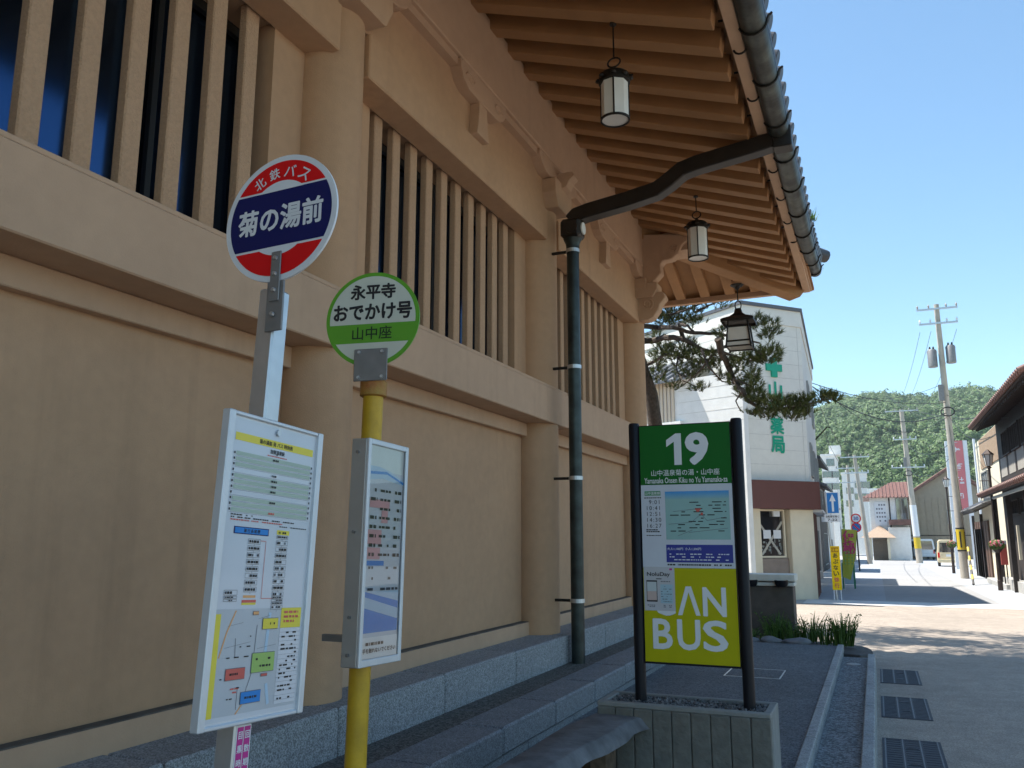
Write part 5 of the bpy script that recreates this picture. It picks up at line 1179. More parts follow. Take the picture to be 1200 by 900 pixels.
for k in range(17): 
    x = w0.x - .5 + .34*k; run = min(4.9, (x-w0.x+.7)/2.9*5.2)
    if x > w1.x+.6: break
    MB().cyl((x, Yw-.72, wz-.06), (x, Yw-.72+run, wz-.06+run*.346), .055, n=8).build('tile_row', TILEBR, R2, smooth=True)
cc = pt(1057, 598, Yw); window(WH, Vector((cc.x, Yw, cc.z)), X, -Y, 1.1, 2.4, GLASSD, 1); MB().box(pt(1042, 600, Yw).x, Yw-.05, gz(Yw), pt(1042, 600, Yw).x+.12, Yw+.02, wz).build('downpipe', DWOOD, WH)
sgp = bpy.data.objects.new('sign_panel', None); COL.objects.link(sgp); sgp.location = (3, Yw, 5); child(sgp, WH)
pa, pb_ = pt(1024, 588, Yw-.06), pt(1040, 616, Yw-.06); MB().box(pa.x, Yw-.06, pb_.z, pb_.x, Yw-.02, pa.z).build('panel', SWHITE, sgp)
mb = MB()
for i in range(4):
    for j in range(5):
        if random.random() < .75: x = pa.x + .15 + (pb_.x-pa.x-.3)*i/3.3; z = pa.z - .4 - (pa.z-pb_.z-.6)*j/4.5; mb.box(x, Yw-.075, z, x+.14, Yw-.0605, z+.16)
mb.build('small_print', LINE, sgp)
# porch
p0, p1 = pt(1016, 640, 89), pt(1047, 640, 89); pz = pt(1030, 630, 89).z; pk = pt(1032, 617, 89).z
mb = MB(); mb.add([(p0.x-.5, 88.6, pz), (p1.x+.3, 88.6, pz), (p1.x+.3, Yw, pz), (p0.x-.5, Yw, pz), ((p0.x+p1.x)/2-.1, 90.4, pk), ((p0.x+p1.x)/2+.2, Yw, pk+.1)], [(0,1,4), (1,2,5,4), (0,4,5,3), (3,2,1,0), (2,3,5)])
mb.build('porch_roof', mat('pale brown roof', (.34, .25, .18), .7, var=.1), WH)
for x in (p0.x+.25, p1.x-.5): MB().box(x, 89.0, gz(89), x+.22, 89.22, pz).build('porch_post', PILL, WH)
xa = pt(1023, 640, 90).x; MB().box(xa, 90.5, gz(90), xa+1.9, 90.6, pz-.15).build('entrance_door', mat('grey brown door', (.20, .16, .12), .6), WH)
MB().box(p1.x-.28, 89.8, gz(89), w1.x, Yw-.01, pt(1055, 618, 90).z).build('garden_wall', WHITEW, WH)
zc_ = pt(1050, 612, 90).z
MB().box(p1.x-.2, 89.2, zc_-.25, w1.x+.2, Yw-.01, zc_+.25).build('canopy', TILEBR, WH)

# ---------------- right side: dark traditional house
DH = thing('machiya_house', 'dark timber two-storey traditional house with deep tiled eaves at right edge', 'house', (10, 30, gz(30)))
xw = 7.85; y0, y1 = 25.0, 37.6; ze = 5.7; xe_ = 7.08
MB().box(xw, y0, gz(30)-.3, xw+6, y1, ze+.25).build('wall', DWOOD, DH)
PLAS = mat('grey plaster infill', (.36, .34, .30), .9, var=.08)
for k in range(6): MB().box(xw-.015, y0+.5+2.0*k, 3.75, xw+.01, y0+2.05+2.0*k, 4.45).build('plaster_infill', PLAS, DH)
for k in range(5): window(DH, Vector((xw, y0+1.2+2.2*k, 4.9)), Y, -X, 1.7, .9, GLASSD, 3, .08, DWOOD)
def lean_roof(par, xa, za, xb, zb_, ya, yb, m, nrow, name='roof', soff=DWOOD, pitch=.33):
    dx, dz = xb-xa, zb_-za; d = Vector((dx, 0, dz)).normalized(); nrm = Vector((-d.z, 0, d.x)); nrm = nrm if nrm.z > 0 else -nrm; L = math.hypot(dx, dz)
    o = Vector((xa, ya, za)); MB().slab(o, d, Y, nrm, 0, L, 0, yb-ya, 0, .06).build('soffit', soff, par)
    R_ = MB().slab(o, d, Y, nrm, -.06, L, -.03, yb-ya+.03, .065, .16).build(name, m, par)
    me = None
    for k in range(int((yb-ya)/pitch)+1):
        if me is None: ob = MB().cyl(Vector((0,0,0)) - d*.08, d*L, .085, n=10).build('tile_row', m, None, smooth=True); me = ob.data; ob.location = o + nrm*.16 + Y*(pitch*k); child(ob, R_)
        else: inst(me, 'tile_row', R_, o + nrm*.16 + Y*(pitch*k))
    return R_
lean_roof(DH, xe_, ze, xw+3.2, ze+1.75, y0, y1+.4, TILEBR, 0)
for k in range(27): MB().slab(Vector((xe_+.05, y0+.2+.46*k, ze-.01)), Vector((1, 0, .38)).normalized(), Y, Z, 0, 1.6, 0, .08, -.11, -.015).build('rafter', DWOOD, DH)
lean_roof(DH, 7.12, 2.98, xw, 3.32, y0, y1+.1, TILEBR, 0, 'lower_roof')
MB().box(7.18, y0, 2.86, 7.28, y1, 2.94).build('eave_beam', mat('pale gutter', (.45, .45, .43), .5, .3), DH)
for y in (26.2, 30.0, 33.8, 37.4): MB().box(7.45, y-.08, gz(y), 7.61, y+.08, 3.0).build('post', DWOOD, DH)
for k in range(4): window(DH, Vector((xw, y0+1.5+2.7*k, 2.55)), Y, -X, 2.2, .55, GLASSD, 3, .08, DWOOD)
MB().box(xw-.3, y0, gz(30)-.2, xw+.01, y1, gz(30)+.35).build('stone_step', CONC, DH)
MB().box(7.6, 33.0, .75, 7.68, 33.14, 1.9).build('hanging_board', PILL, DH)
# steps and low box in front
stp = MB().box(7.42, 35.6, gz(37)-.1, 7.8, 41.4, gz(37)+.2).build('door_step', CONC, None, bevel=.02); tag(stp, 'long pale stone step in front of the dark traditional house', 'step')
pc = Vector((8.0, 38.3, gz(38)))
RB = thing('notice_stand', 'red and white notice stand leaning by the dark house', 'sign', (pc.x, pc.y, pc.z))
q0, q1 = pt(1171, 634, 36), pt(1182, 662, 36); MB().box(q0.x, 36, q1.z, q1.x, 36.08, q0.z).build('board', flat('notice red', (.55, .10, .08), .4), RB); MB().box(q0.x, 35.985, q0.z-.12, q1.x, 35.998, q0.z+.02).build('head_panel', SWHITE, RB)
for x in (q0.x+.05, q1.x-.08): MB().box(x, 36.02, gz(36), x+.04, 36.06, q1.z).build('leg', DKIRON, RB)
# ---------------- cream house beyond it with door and canopy, plus the tall pink sign
CH = thing('cream_house', 'cream plastered house with brown plank door and small tiled canopy', 'house', (11, 45, gz(45)))
xc = 8.0; ca, cb_ = 38.2, 46.5
MB().box(xc, ca, gz(50)-.3, xc+6, cb_, 6.0).build('wall', PILL, CH)
MB().box(xc-.04, ca+.1, 4.6, xc-.001, 44.6, 5.95).build('upper_panel', mat('brown cladding', (.32, .22, .14), .8), CH)
window(CH, Vector((xc, 43.6, 3.75)), Y, -X, 2.2, 1.4, CURT, 2)
lean_roof(CH, 7.2, 2.55, xc, 2.95, 41.0, cb_, TILE, 0, 'canopy')
ya, yb_ = ptx(1163, 650, xc).y, ptx(1147, 650, xc).y
MB().box(xc-.06, ya, gz(47), xc-.002, yb_, 2.25).build('plank_door', BWOOD, CH)
for k in range(7): MB().box(xc-.075, ya+(yb_-ya)*k/6-.02, gz(47), xc-.061, ya+(yb_-ya)*k/6+.02, 2.25).build('door_plank', DWOOD, CH)
MB().box(xc-.06, yb_+.9, gz(50), xc-.002, cb_-.5, 1.9).build('shutter', mat('grey shutter', (.25, .27, .28), .6), CH)
for y in (yb_+.35, cb_-.2): MB().box(xc-.12, y, gz(50), xc-.003, y+.2, 2.6).build('corner_post', DWOOD, CH)
q0, q1 = pt(1107, 517, 62), pt(1136, 600, 62); xw0 = q0.x
VS = thing('tower_sign', 'tall pink and white vertical shop sign above the cream house', 'sign', ((q0.x+q1.x)/2, 62.2, q1.z))
MB().box(q0.x, 62, q1.z-6.5, q0.x+.25, 62.4, q0.z).build('pillar', SWHITE, VS); MB().box(q1.x-.0, 62, q1.z-6.5, q1.x+.25, 62.4, q0.z).build('pillar', SWHITE, VS)
PKS = flat('faded pink sign', (.58, .17, .18), .5)
MB().box(q0.x+.26, 61.98, q1.z, q1.x-.01, 62.4, q0.z).build('panel', PKS, VS)
mb = MB(); random.seed(5)
for k in range(5):                                   # worn white characters, no longer legible
    for q in range(5):
        xx = (q0.x+q1.x)/2 + .12 + random.uniform(-.16, .16); zz = q0.z-.7-.95*k+random.uniform(-.2, .2); w2, h2 = random.choice(((.24, .05), (.05, .26), (.14, .05)))
        mb.box(xx-w2/2, 61.962-.003*q, zz-h2/2, xx+w2/2, 61.978-.003*q, zz+h2/2)
mb.build('small_print', SWHITE, VS)
q0, q1 = pt(1140, 514, 64), pt(1150, 590, 64)
WS = MB().box(q0.x, 64, gz(64), q1.x, 64.4, q0.z).build('sign_tower', SWHITE); tag(WS, 'plain white upright slab beside the pink vertical sign', 'sign')
# ================================================================ STREET FURNITURE
# ---- one way sign, caution board, banner, A-board, round signs
Y1 = 27.1
q = gpt(981, 703)
OW = thing('one_way_sign', 'blue one-way arrow sign with white supplementary plate on grey pole', 'road sign', q)
bx_ = pt(979, 690, q.y).x; n_ = -Y
MB().cyl((bx_+.03, q.y, q.z-.05), (bx_-.12, q.y, pt(976, 576, q.y).z), .036, n=12).build('pole', STEEL, OW, smooth=True)
a, b = pt(967.5, 577, q.y-.05), pt(984, 602, q.y-.05)
PLT = MB().box(a.x, q.y-.055, b.z, b.x, q.y-.045, a.z).build('plate', SWHITE, OW, bevel=.004)
MB().box(a.x+.02, q.y-.058, b.z+.02, b.x-.02, q.y-.0555, a.z-.02).build('blue_field', BSIGN, PLT)
cx = (a.x+b.x)/2; w_ = b.x-a.x; h_ = a.z-b.z
mb = MB(); mb.add([Vector((cx+u_*w_, q.y-.0595, b.z+v_*h_)) for u_, v_ in ((-.085, .1), (.085, .1), (.085, .58), (.26, .58), (0, .92), (-.26, .58), (-.085, .58))], [tuple(range(7))]); mb.build('arrow', SWHITE, PLT, recalc=False)
a, b = pt(966, 602.8, q.y-.05), pt(985, 611.5, q.y-.05); P2_ = MB().box(a.x, q.y-.055, b.z, b.x, q.y-.045, a.z).build('lower_plate', SWHITE, OW, bevel=.004)
for s_, f in (('自転車を除く', .70), ('7-22', .27)): text(s_, Vector(((a.x+b.x)/2, q.y-.057, b.z+(a.z-b.z)*f)), X, Z, (a.z-b.z)*.30, INK, P2_, bold=.02, width=(b.x-a.x)*(.82 if f > .5 else .6))
a, b = pt(972.5, 640, q.y-.25), pt(987, 691.5, q.y-.25)
CB = thing('caution_board', 'yellow upright caution board with black and red lettering tied to the sign pole', 'sign board', ((a.x+b.x)/2, q.y-.25, q.z))
YB = MB().box(a.x, q.y-.27, b.z, b.x, q.y-.25, a.z).build('board', YSIGN, CB, bevel=.004)
for x in (a.x+.02, b.x-.045): MB().box(x, q.y-.249, q.z, x+.025, q.y-.22, b.z+.3).build('leg', SWHITE, CB)
hh = a.z-b.z; cx = (a.x+b.x)/2; ww = b.x-a.x
MB().box(cx-.38*ww, q.y-.2725, a.z-.14*hh, cx+.38*ww, q.y-.2705, a.z-.03*hh).build('emblem', flat('emblem brown', (.35, .12, .0), .4), YB)
text('注意', Vector((cx, q.y-.274, a.z-.085*hh)), X, Z, .07*hh, YSIGN, YB, bold=.02)
for k, ch in enumerate('あぶない徐行'): text(ch, Vector((cx, q.y-.2735, a.z-(.215+.137*k)*hh)), X, Z, .105*hh, INK if k < 4 else REDP, YB, bold=.025)
g2 = gpt(993, 692)
BN2 = thing('banner_flag', 'yellow green upright banner with large pink characters behind the caution board', 'banner', g2)
c = [pt(986, 620, g2.y), pt(1004, 621, g2.y), pt(1003, 650, g2.y-.1), pt(997, 680, g2.y-.1), pt(988, 676, g2.y)]
BNM = flat('banner yellow green', (.60, .60, .08), .6)
mb = MB(); mb.add([v for v in c] + [v + Y*.012 for v in c], [(0,1,2,3,4), (9,8,7,6,5)] + [(i, (i+1)%5, 5+(i+1)%5, 5+i) for i in range(5)]); mb.build('cloth', BNM, BN2)
MB().cyl((c[0].x-.02, g2.y+.02, g2.z), (c[0].x-.02, g2.y+.02, c[0].z+.1), .014, n=8).build('pole', SWHITE, BN2)
for k, ch in enumerate('便秘'): text(ch, pt(995, 628.5+13.5*k, g2.y-.12), X, Z, .40, flat('banner pink', (.62, .05, .16), .5), BN2, bold=.035)
mb = MB()
for i in range(3):
    for j in range(5): p = pt(990+4*i, 648+3.4*j, g2.y-.12); mb.box(p.x, p.y-.004, p.z, p.x+.05, p.y, p.z+.06)
mb.build('small_print', GRNP, BN2)
g3 = gpt(1000, 690)
AB = thing('folding_board', 'green framed folding board with pale blue panels on the left pavement', 'sign board', g3)
a, b = pt(986, 660, g3.y), pt(1003, 689, g3.y)
GFR = flat('board frame green', (.02, .22, .12), .5)
for s_ in (0, .55):
    MB().box(a.x, g3.y+s_-.02, g3.z, a.x+.05, g3.y+s_+.02, a.z).build('leg', GFR, AB); MB().box(b.x-.05, g3.y+s_-.02, g3.z, b.x, g3.y+s_+.02, a.z).build('leg', GFR, AB)
MB().box(a.x+.05, g3.y-.015, b.z+.12, b.x-.05, g3.y+.015, a.z-.03).build('panel', BLUEL, AB); MB().box(a.x+.08, g3.y-.02, (a.z+b.z)/2+.1, b.x-.08, g3.y-.0155, a.z-.08).build('panel_print', SWHITE, AB)
g4 = gpt(1007, 669)
RS_ = thing('round_road_sign', 'pole with speed limit sign above blue no-parking sign on left of the street', 'road sign', g4)
MB().cyl((pt(1007, 660, g4.y).x, g4.y, g4.z), (pt(1002, 602, g4.y).x, g4.y, pt(1002, 602, g4.y).z), .045, n=10).build('pole', DKIRON, RS_, smooth=True)
def rdisc(px, py, r, rings, name):
    c = pt(px, py, g4.y-.1); o = None
    for k, (f, m) in enumerate(rings):
        ob = MB().cyl(c - Y*(.01*k), c - Y*(.01*k+.008), r*f, n=32).build(name if o is None else 'ring', m, RS_ if o is None else o); o = o or ob
    return c, o
c, o = rdisc(1003, 607.5, .29, ((1, RED), (.76, SWHITE)), 'speed_disc'); text('30', c - Y*.02, X, Z, .20, flat('speed blue', (.05, .1, .35)), o, bold=.03)
c, o = rdisc(1003.5, 618, .29, ((1, RED), (.78, BSIGN)), 'no_parking_disc'); d = Vector((1, 0, -1)).normalized(); MB().slab(c - Y*.021, d, Y.cross(d), -Y, -.22, .22, -.035, .035, 0, .004).build('slash', RED, o)

# ---- lamp posts with flower baskets
LIRON = mat('brown lamp iron', (.05, .035, .03), .5, .4, var=.15, scale=5)
def lamp_post(base, top_px, label, ph):
    Yl = base.y; top = pt(*top_px, Yl); H = top.z-base.z
    t = thing('street_lamp', label, 'street lamp', base, 'lantern street lamps on the right pavement'); o = Vector((base.x, Yl, base.z)); lean = Vector(((top.x-base.x), 0, 0))/H
    P_ = lambda z: o + Z*z + lean*z
    MB().tube([P_(0), P_(.35), P_(.36), P_(1.3), P_(1.32), P_(H-.6)], [.085, .085, .075, .07, .05, .042], 12).build('post', LIRON, t, smooth=True)
    MB().lathe([(.05, 0), (.09, .03), (.05, .06)], P_(1.32), 12).build('collar', LIRON, t); MB().lathe([(.05, 0), (.10, .04), (.03, .10)], P_(H-.66), 12).build('collar', LIRON, t)
    c = P_(H-.56)
    MB().lathe([(.10, 0), (.17, .40)], c, 6, caps=True).build('lantern_glass', FROST, t)
    for k in range(6):
        a = 2*math.pi*k/6; X0 = Z.orthogonal().normalized(); v = Matrix.Rotation(a, 3, Z) @ X0; MB().cyl(c+v*.10, c+v*.17+Z*.40, .012, n=6).build('lantern_rib', LIRON, t)
    MB().lathe([(.21, .40), (.20, .43), (.08, .54), (.02, .60)], c, 6).build('lantern_cap', LIRON, t)
    for zz, l in ((H-1.1, .35), (H-1.9, .35)): MB().cyl(P_(zz), P_(zz)+X*l*ph, .014, n=6).build('side_arm', LIRON, t)
    # basket
    bk = bpy.data.objects.new('flower_basket', None); COL.objects.link(bk); bc = P_(1.55) - Y*.12; bk.location = bc; child(bk, t)
    MB().lathe([(.08, -.22), (.16, -.12), (.19, 0.0)], bc, 12).build('bowl', LIRON, bk, smooth=True)
    mb = MB(); mf = MB()
    for i in range(260):
        v = Vector((random.gauss(0, 1), random.gauss(0, 1), random.gauss(0, 1))).normalized(); p = bc + Vector((v.x*.27, v.y*.27, v.z*.20+.05)); s_ = v.orthogonal().normalized()*.035; u_ = v.cross(s_).normalized()*.05
        (mf if (i % 3 == 0 and v.z > -.2) else mb).add([p-s_, p+u_, p+s_, p-u_], [(0,1,2,3)])
    stuff(mb.build('leaves', GRASSM, bk, recalc=False)); stuff(mf.build('flowers', leafmat('flowers', (.55, .03, .06), (.7, .25, .35), .2), bk, recalc=False))
b1 = gpt(1173, 692); lamp_post(b1, (1157, 528), 'nearer brown lantern lamp post with red flower basket by the dark house', -1)
b2 = gpt(1118, 672); lamp_post(b2, (1108, 559), 'farther brown lantern lamp post with green flower basket near the vans', 1)

# ---- utility poles
def wire(a, b, sag, label, r=.012, name='overhead_cable'):
    a, b = Vector(a), Vector(b); pts = [a.lerp(b, f) - Z*(sag*4*f*(1-f)) for f in np.linspace(0, 1, 14)]
    o = MB().tube(pts, r, 5).build(name, INK, None, smooth=True); tag(o, label, 'cable', 'overhead cables over the street'); return o
def utility_pole(base, top, label, arms, trans=True, r0=.19, r1=.12, extra=True, tagw=True):
    t = thing('utility_pole', label, 'utility pole', base, 'utility poles along the street'); base = Vector(base); top = Vector(top); d = (top-base).normalized()
    MB().tube([base, base.lerp(top, .5), top], [r0, (r0+r1)/2, r1], 14).build('pole', POLEC, t, smooth=True)
    L = (top-base).length
    for dz, w_ in arms:
        c = top - d*dz; A = bpy.data.objects.new('crossarm', None); COL.objects.link(A); A.location = c; child(A, t)
        MB().box(c.x-w_/2, c.y-.05-r1, c.z-.04, c.x+w_/2, c.y+.03-r1, c.z+.05).build('arm_bar', STEEL, A)
        for s_ in (-.95, -.4, .45, .95):
            p = Vector((c.x+s_*w_/2, c.y-r1, c.z+.05)); MB().lathe([(.02, 0), (.05, .03), (.035, .07), (.055, .11), (.03, .16), (.01, .2)], p, 8).build('insulator', SWHITE if dz > .5 else GREY, A, smooth=True)
    if trans:
        for s_, zz in ((-.42, 2.75), (.42, 2.6)):
            c = top - d*zz + X*s_; TR = bpy.data.objects.new('transformer', None); COL.objects.link(TR); TR.location = c; child(TR, t)
            MB().lathe([(.20, -.45), (.22, -.43), (.22, .38), (.18, .45), (.06, .47)], c, 14).build('tank', GREY, TR, smooth=True); MB().box(c.x-.24, c.y-.03, c.z+.30, c.x+.24, c.y+.03, c.z+.35).build('bracket', STEEL, TR)
            for q_ in (-.08, .08): MB().lathe([(.03, .45), (.05, .50), (.03, .6)], c + X*q_, 8).build('bushing', DKIRON, TR)
    if extra:
        c = top - d*4.4; MB().box(c.x-.32, c.y-.35, c.z-.55, c.x-.08, c.y-.12, c.z+.25).build('cable_box', GREY, t)
        MB().tube([c+Vector((.3*math.cos(a), -.28, -1.1+.22*math.sin(a))) for a in np.linspace(0, 6.28, 14)], .03, 6).build('cable_coil', INK, t)
        for k in range(9):
            p = base.lerp(top, .28+.05*k); MB().box(p.x-.26*(1 if k % 2 else 0)-.02, p.y-.03, p.z, p.x+.26*(0 if k % 2 else 1)+.02, p.y-.0, p.z+.025).build('step_bolt', STEEL, t)
    return t
pb1 = gpt(1131, 678); top1 = pt(1097, 357, pb1.y)
U1 = utility_pole(pb1, top1, 'tall leaning concrete utility pole with transformers beside the right pavement', [(.25, 1.85), (1.0, 1.75)])
YBK = flat('guard yellow', (.62, .45, .03), .5)
dd = (top1-pb1).normalized(); s0 = pb1 + dd*1.35
MB().lathe([(.197, 0), (.197, .95)], s0, 16, dd).build('yellow_guard', YBK, U1, smooth=True)
for k in range(5):
    a = 2*math.pi*k/5; v = dd.orthogonal().normalized(); v = Matrix.Rotation(a, 3, dd) @ v; MB().slab(s0 + v*.197, dd.cross(v), dd, v, -.035, .035, .1, .85, 0, .006).build('guard_stripe', INK, U1)
for z in (1.28, 2.33): MB().lathe([(.199, 0), (.199, .05)], pb1+dd*z, 16, dd).build('guard_band', INK, U1)
# guy wire with striped guard
gw = thing('guy_wire', 'stay cable with yellow and black striped guard beside the leaning pole', 'cable', gpt(1140, 684)); g0 = gpt(1141, 686); g1_ = top1 - dd*6.0
MB().cyl(g0, g1_, .010, n=6).build('cable', DKIRON, gw); gd = (g1_-g0).normalized()
for k in range(8): MB().cyl(g0+gd*(.25*k+.05), g0+gd*(.25*k+.30), .045, n=10).build('guard_band', YBK if k % 2 else INK, gw)
pb2 = gpt(1078, 660); top2 = pt(1056, 480, pb2.y)
U2 = utility_pole(pb2, top2, 'concrete utility pole in front of the tan gable house', [(.15, 2.6), (2.6, 1.8), (5.0, 2.6)], False, .26, .17)
MB().lathe([(.262, 0), (.262, 2.6)], pb2 + (top2-pb2).normalized()*2.2, 14, (top2-pb2).normalized()).build('white_wrap', SWHITE, U2, smooth=True); MB().lathe([(.264, 0), (.264, .9)], pb2 + (top2-pb2).normalized()*1.2, 14, (top2-pb2).normalized()).build('yellow_wrap', YBK, U2, smooth=True)
pb3 = Vector((pt(1019, 650, 74).x, 74, gz(74))); top3 = pt(1001, 533, 74)
utility_pole(pb3, top3, 'leaning utility pole left of centre in front of the white buildings', [(.2, 2.2), (1.5, 1.8)], False, .2, .13, False)
pb4 = Vector((pt(1001, 650, 82).x, 82, gz(82))); top4 = pt(993, 545, 82)
utility_pole(pb4, top4, 'thin upright utility pole beside the left houses', [(.3, 2.0), (1.6, 1.6)], False, .18, .12, False)
# cables
ph0 = pt(952, 449, 36); e1 = top1 - dd*5.0; e1b = top1 - dd*5.5
wire(ph0, e1, .35, 'upper thin cable from the pharmacy corner to the leaning pole', .016); wire(ph0 - Z*.15, e1b, .9, 'sagging cable from the pharmacy corner to the leaning pole', .022)
wire(pt(960, 452, 36.5), e1b - Z*.2, 1.3, 'lowest slack cable between pharmacy and leaning pole', .014)
wire(pt(1036, 461, 90), pt(1215, 487, 30), .9, 'pale cable crossing from far poles to the dark house', .016); wire(pt(1040, 464, 90), pt(1200, 478, 34), 1.2, 'second pale cable crossing in front of the hill', .012)
wire(top1 - dd*5.6, pt(1160, 512, 33), .5, 'service drop from the leaning pole to the dark house', .012)
for k, sx in enumerate((-.85, -.35, .8)):
    c1_ = top1 - dd*1.0 + X*sx - Z*.35; wire(c1_, top2 - (top2-pb2).normalized()*.1 + X*sx*1.2, 1.1, ('left', 'middle', 'right')[k] + ' high line running from the leaning pole towards the far pole', .010)
wire(top2 - Z*2.6, top1 - dd*7.0, .9, 'low cable between the tan house pole and the leaning pole', .016); wire(top2 - Z*5.0, top1 - dd*7.6, .9, 'lowest cable between the tan house pole and the leaning pole', .014)
wire(top3 - Z*1.5, top2 - Z*2.6, .8, 'cable between the far left pole and tan house pole', .018)

# ---- parked vans, seen from behind
def van(base, W_, H_, L_, m, label, yaw=0.0):
    t = thing('parked_van', label, 'van', base, 'vans parked on the forecourt'); 
    def part(mb, name, m_, par=None, **k): return mb.build(name, m_, par, **k)
    loc = Matrix.Translation(base) @ Matrix.Rotation(yaw, 4, 'Z')
    def T(mb): mb.v = [tuple(loc @ Vector(q)) for q in mb.v]; return mb
    w = W_/2
    mb = MB(); sec = [(w*.94, .28), (w, .42), (w, .92), (w*.86, H_-.12), (w*.74, H_), (-w*.74, H_), (-w*.86, H_-.12), (-w, .92), (-w, .42), (-w*.94, .28)]
    ys_ = [(0.0, .97, 0), (.10, 1, 0), (L_*.72, 1, 0), (L_*.90, .97, .45), (L_, .92, .62)]; vs = []
    for y, f, drop in ys_:
        for a, b in sec: vs.append((a*f, y, b if b < 1.0 else 1.0+(b-1.0)*(1-drop)))
    k = len(sec); fs = [(i*k+j, i*k+(j+1)%k, (i+1)*k+(j+1)%k, (i+1)*k+j) for i in range(len(ys_)-1) for j in range(k)] + [tuple(range(k)), tuple(range((len(ys_)-1)*k, len(ys_)*k))]
    BD = part(T(mb.add(vs, fs)), 'body', m, t, smooth=True, bevel=.02)
    part(T(MB().prism([(-w*.80, 1.0), (w*.80, 1.0), (w*.70, H_-.2), (-w*.70, H_-.2)], Vector((0,0,0)), X, Z, Y, -.02, .02)), 'rear_window', GLASSD, t)
    for s_ in (-1, 1):
        part(T(MB().box(s_*w*.86-.06, -.02, .62, s_*w*.86+.06, .03, .98)), 'tail_light', RED, t)
        part(T(MB().prism([(.35, 1.0), (L_*.78, 1.0), (L_*.70, H_-.22), (.40, H_-.22)], Vector((s_*(w*.93), 0, 0)), Y, Z, X, -.03, .03)), 'side_window', GLASSD, t)
        part(T(MB().box(s_*(w+.10)-.07, L_*.80, 1.0, s_*(w+.10)+.07, L_*.80+.06, 1.18)), 'mirror', BLACKP, t)
        for yy in (.55, L_-.65):
            wh = bpy.data.objects.new('wheel', None); COL.objects.link(wh); c = loc @ Vector((s_*w*.86, yy, .27)); wh.location = c; child(wh, t); ax = (loc.to_3x3() @ X)*s_
            MB().cyl(c-ax*.09, c+ax*.09, .27, n=20).build('tyre', INK, wh, bevel=.02); MB().cyl(c+ax*.08, c+ax*.095, .16, n=14).build('rim', STEEL, wh)
    part(T(MB().box(-w*.96, -.07, .32, w*.96, .02, .52)), 'bumper', m, t, bevel=.02); part(T(MB().box(-.17, -.028, .70, .17, .0, .86)), 'number_plate', SWHITE, t)
v2 = gpt(1106, 664); van(Vector((pt(1113, 664, v2.y).x, v2.y, gz(v2.y))), 1.48, 1.88, 3.3, flat('beige white van paint', (.66, .56, .36), .35), 'cream coloured small van parked behind the farther lamp post', -.05)
v1 = gpt(1086, 656); van(Vector((pt(1085, 656, v1.y).x, v1.y, gz(v1.y))), 1.9, 2.05, 4.2, flat('white van paint', (.72, .73, .74), .35), 'white van parked in front of the tan gable house', .12)

# ================================================================ HILL
prof_px = [(880, 520), (930, 495), (956, 481), (985, 470), (1016, 463), (1037, 461), (1062, 465), (1092, 464), (1113, 458), (1139, 455), (1157, 459), (1172, 467), (1200, 480), (1260, 505), (1330, 530)]
Yh = 520.0
ridge = [pt(a, b, Yh) for a, b in prof_px]; rx = [p.x for p in ridge]; rz = [p.z - 3 for p in ridge]
def hz(x, y):
    r = np.interp(x, [-900] + rx + [1200], [25] + rz + [35]); f = np.clip((y-200)/(Yh-200), 0, 1); f = f**.85
    b = np.where(y <= Yh, f, np.clip(1-(y-Yh)/600, .3, 1))
    return -3 + (r+3)*b + 2.5*np.sin(x*.045+y*.02)*f*(1-f)*4 + 1.6*np.sin(x*.11-y*.05)*f*(1-f)*4
gx = np.linspace(-420, 620, 90); gy = np.linspace(190, 900, 60)
vs = [(x, y, float(hz(x, y))) for y in gy for x in gx]; fs = [(j*90+i, j*90+i+1, (j+1)*90+i+1, (j+1)*90+i) for j in range(59) for i in range(89)]
struct(MB().add(vs, fs).build('hill', mat('forest floor', (.03, .06, .02), .95, var=.3, scale=.05), None, smooth='all', recalc=False))
rng = np.random.default_rng(3)
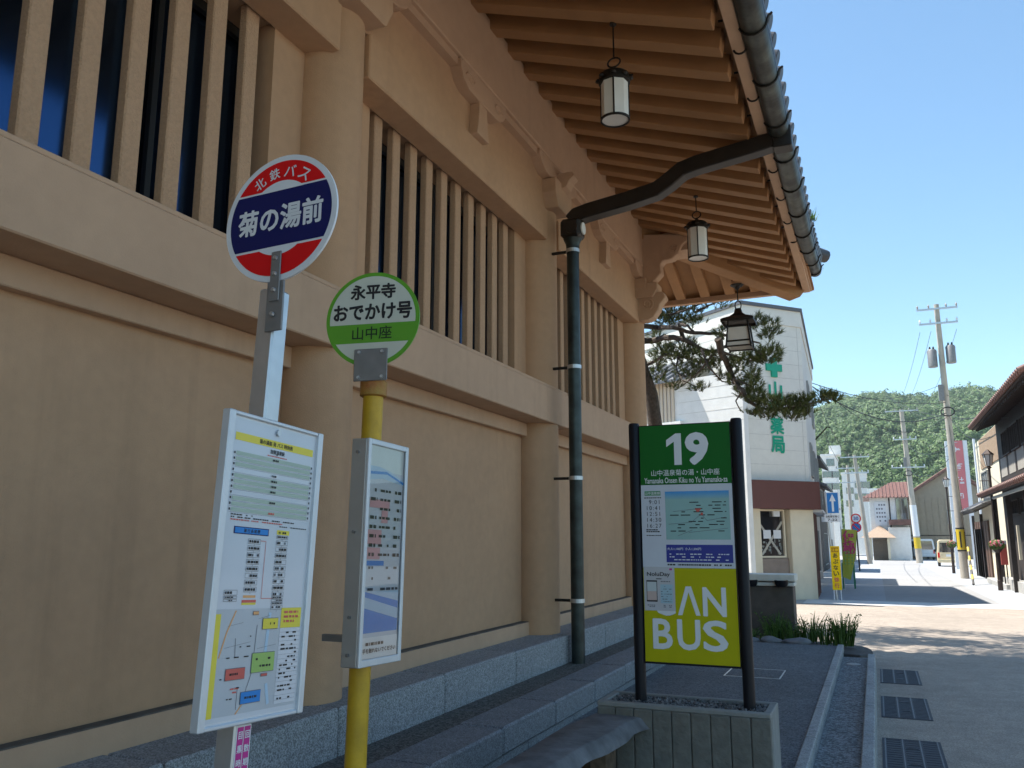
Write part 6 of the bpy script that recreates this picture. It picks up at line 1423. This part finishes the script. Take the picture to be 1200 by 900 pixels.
def hill_trees():
    N_ = 6000; V_ = []; F_ = []
    ax_ = rng.uniform(.02, .20, N_); yy_ = rng.uniform(0, 1, N_)**.8*345+205
    base = np.array([CAM.x, 0]); n = 0
    for i in range(N_):
        y = yy_[i]; x = CAM.x + (y)*rng.uniform(-.12, .24); z = float(hz(x, y)); r = rng.uniform(1.6, 3.5)*(.6+.4*y/520); h = r*rng.uniform(.9, 1.4)
        k = 60; u = rng.normal(size=(k, 3)); u /= np.linalg.norm(u, axis=1)[:, None]; u[:, 2] = np.abs(u[:, 2])*1.0-.15; u[:, 1] = -np.abs(u[:, 1])*np.where(rng.random(k) < .8, 1, -1)
        rr = rng.uniform(.75, 1.08, k)[:, None]; lob = 1+.18*np.sin(u[:, :1]*5+i)+.15*np.sin(u[:, 2:]*6+i*2)
        c = np.array([x, y, z+h*.6]) + u*rr*lob*np.array([r, r, h])
        s = np.cross(u, rng.normal(size=(k, 3))); s /= np.linalg.norm(s, axis=1)[:, None]; t = np.cross(u, s); q = r*rng.uniform(.10, .22, k)[:, None]
        P_ = np.stack([c-s*q, c-t*q*.8, c+s*q, c+t*q*.8], 1).reshape(-1, 3); b = len(V_)*0 + n; V_.append(P_); F_.append(np.arange(k*4).reshape(k, 4)+n); n += k*4
    V_ = np.concatenate(V_); F_ = np.concatenate(F_)
    me = bpy.data.meshes.new('hill_trees'); me.vertices.add(len(V_)); me.vertices.foreach_set('co', V_.ravel()); me.loops.add(F_.size); me.loops.foreach_set('vertex_index', F_.ravel()); me.polygons.add(len(F_)); me.polygons.foreach_set('loop_start', np.arange(len(F_))*4); me.update(calc_edges=True); me.materials.append(HILLM)
    o = stuff(link('hill_trees', me)); o['label'] = 'dense green wood covering the hill behind the street'; o['category'] = 'trees'
hill_trees()

wire(pt(958, 458, 37), pt(1100, 452, 46), .5, 'thin line from the pharmacy eave to the middle of the leaning pole', .010)
wire(top1 - dd*4.6, pt(1215, 455, 38), .5, 'thin line leaving the leaning pole to the right above the dark roof', .010)
wire(top3 - Z*.3, pt(958, 470, 36), .6, 'thin line from the far left pole to the pharmacy', .012)
wire(top4 - Z*.4, pt(962, 500, 40), .5, 'thin line from the thin upright pole to the left houses', .012)
wire(top2 - Z*1.0, top3 - Z*.3, .6, 'upper thin line between the tan house pole and the far left pole', .012)

# ================================================================ thin summer haze over the whole valley
hzm = bpy.data.materials.new('haze air'); hzm.use_nodes = True; _N = hzm.node_tree.nodes; _N.remove(_N['Principled BSDF'])
pv = _N.new('ShaderNodeVolumePrincipled'); pv.inputs['Color'].default_value = (0.80, 0.90, 1.0, 1); pv.inputs['Density'].default_value = 0.00022; pv.inputs['Anisotropy'].default_value = 0.2
hzm.node_tree.links.new(pv.outputs[0], _N['Material Output'].inputs['Volume'])
hzm.cycles.homogeneous_volume = True
stuff(MB().box(-915, -135, -14, 915, 1515, 135).build('haze', hzm))
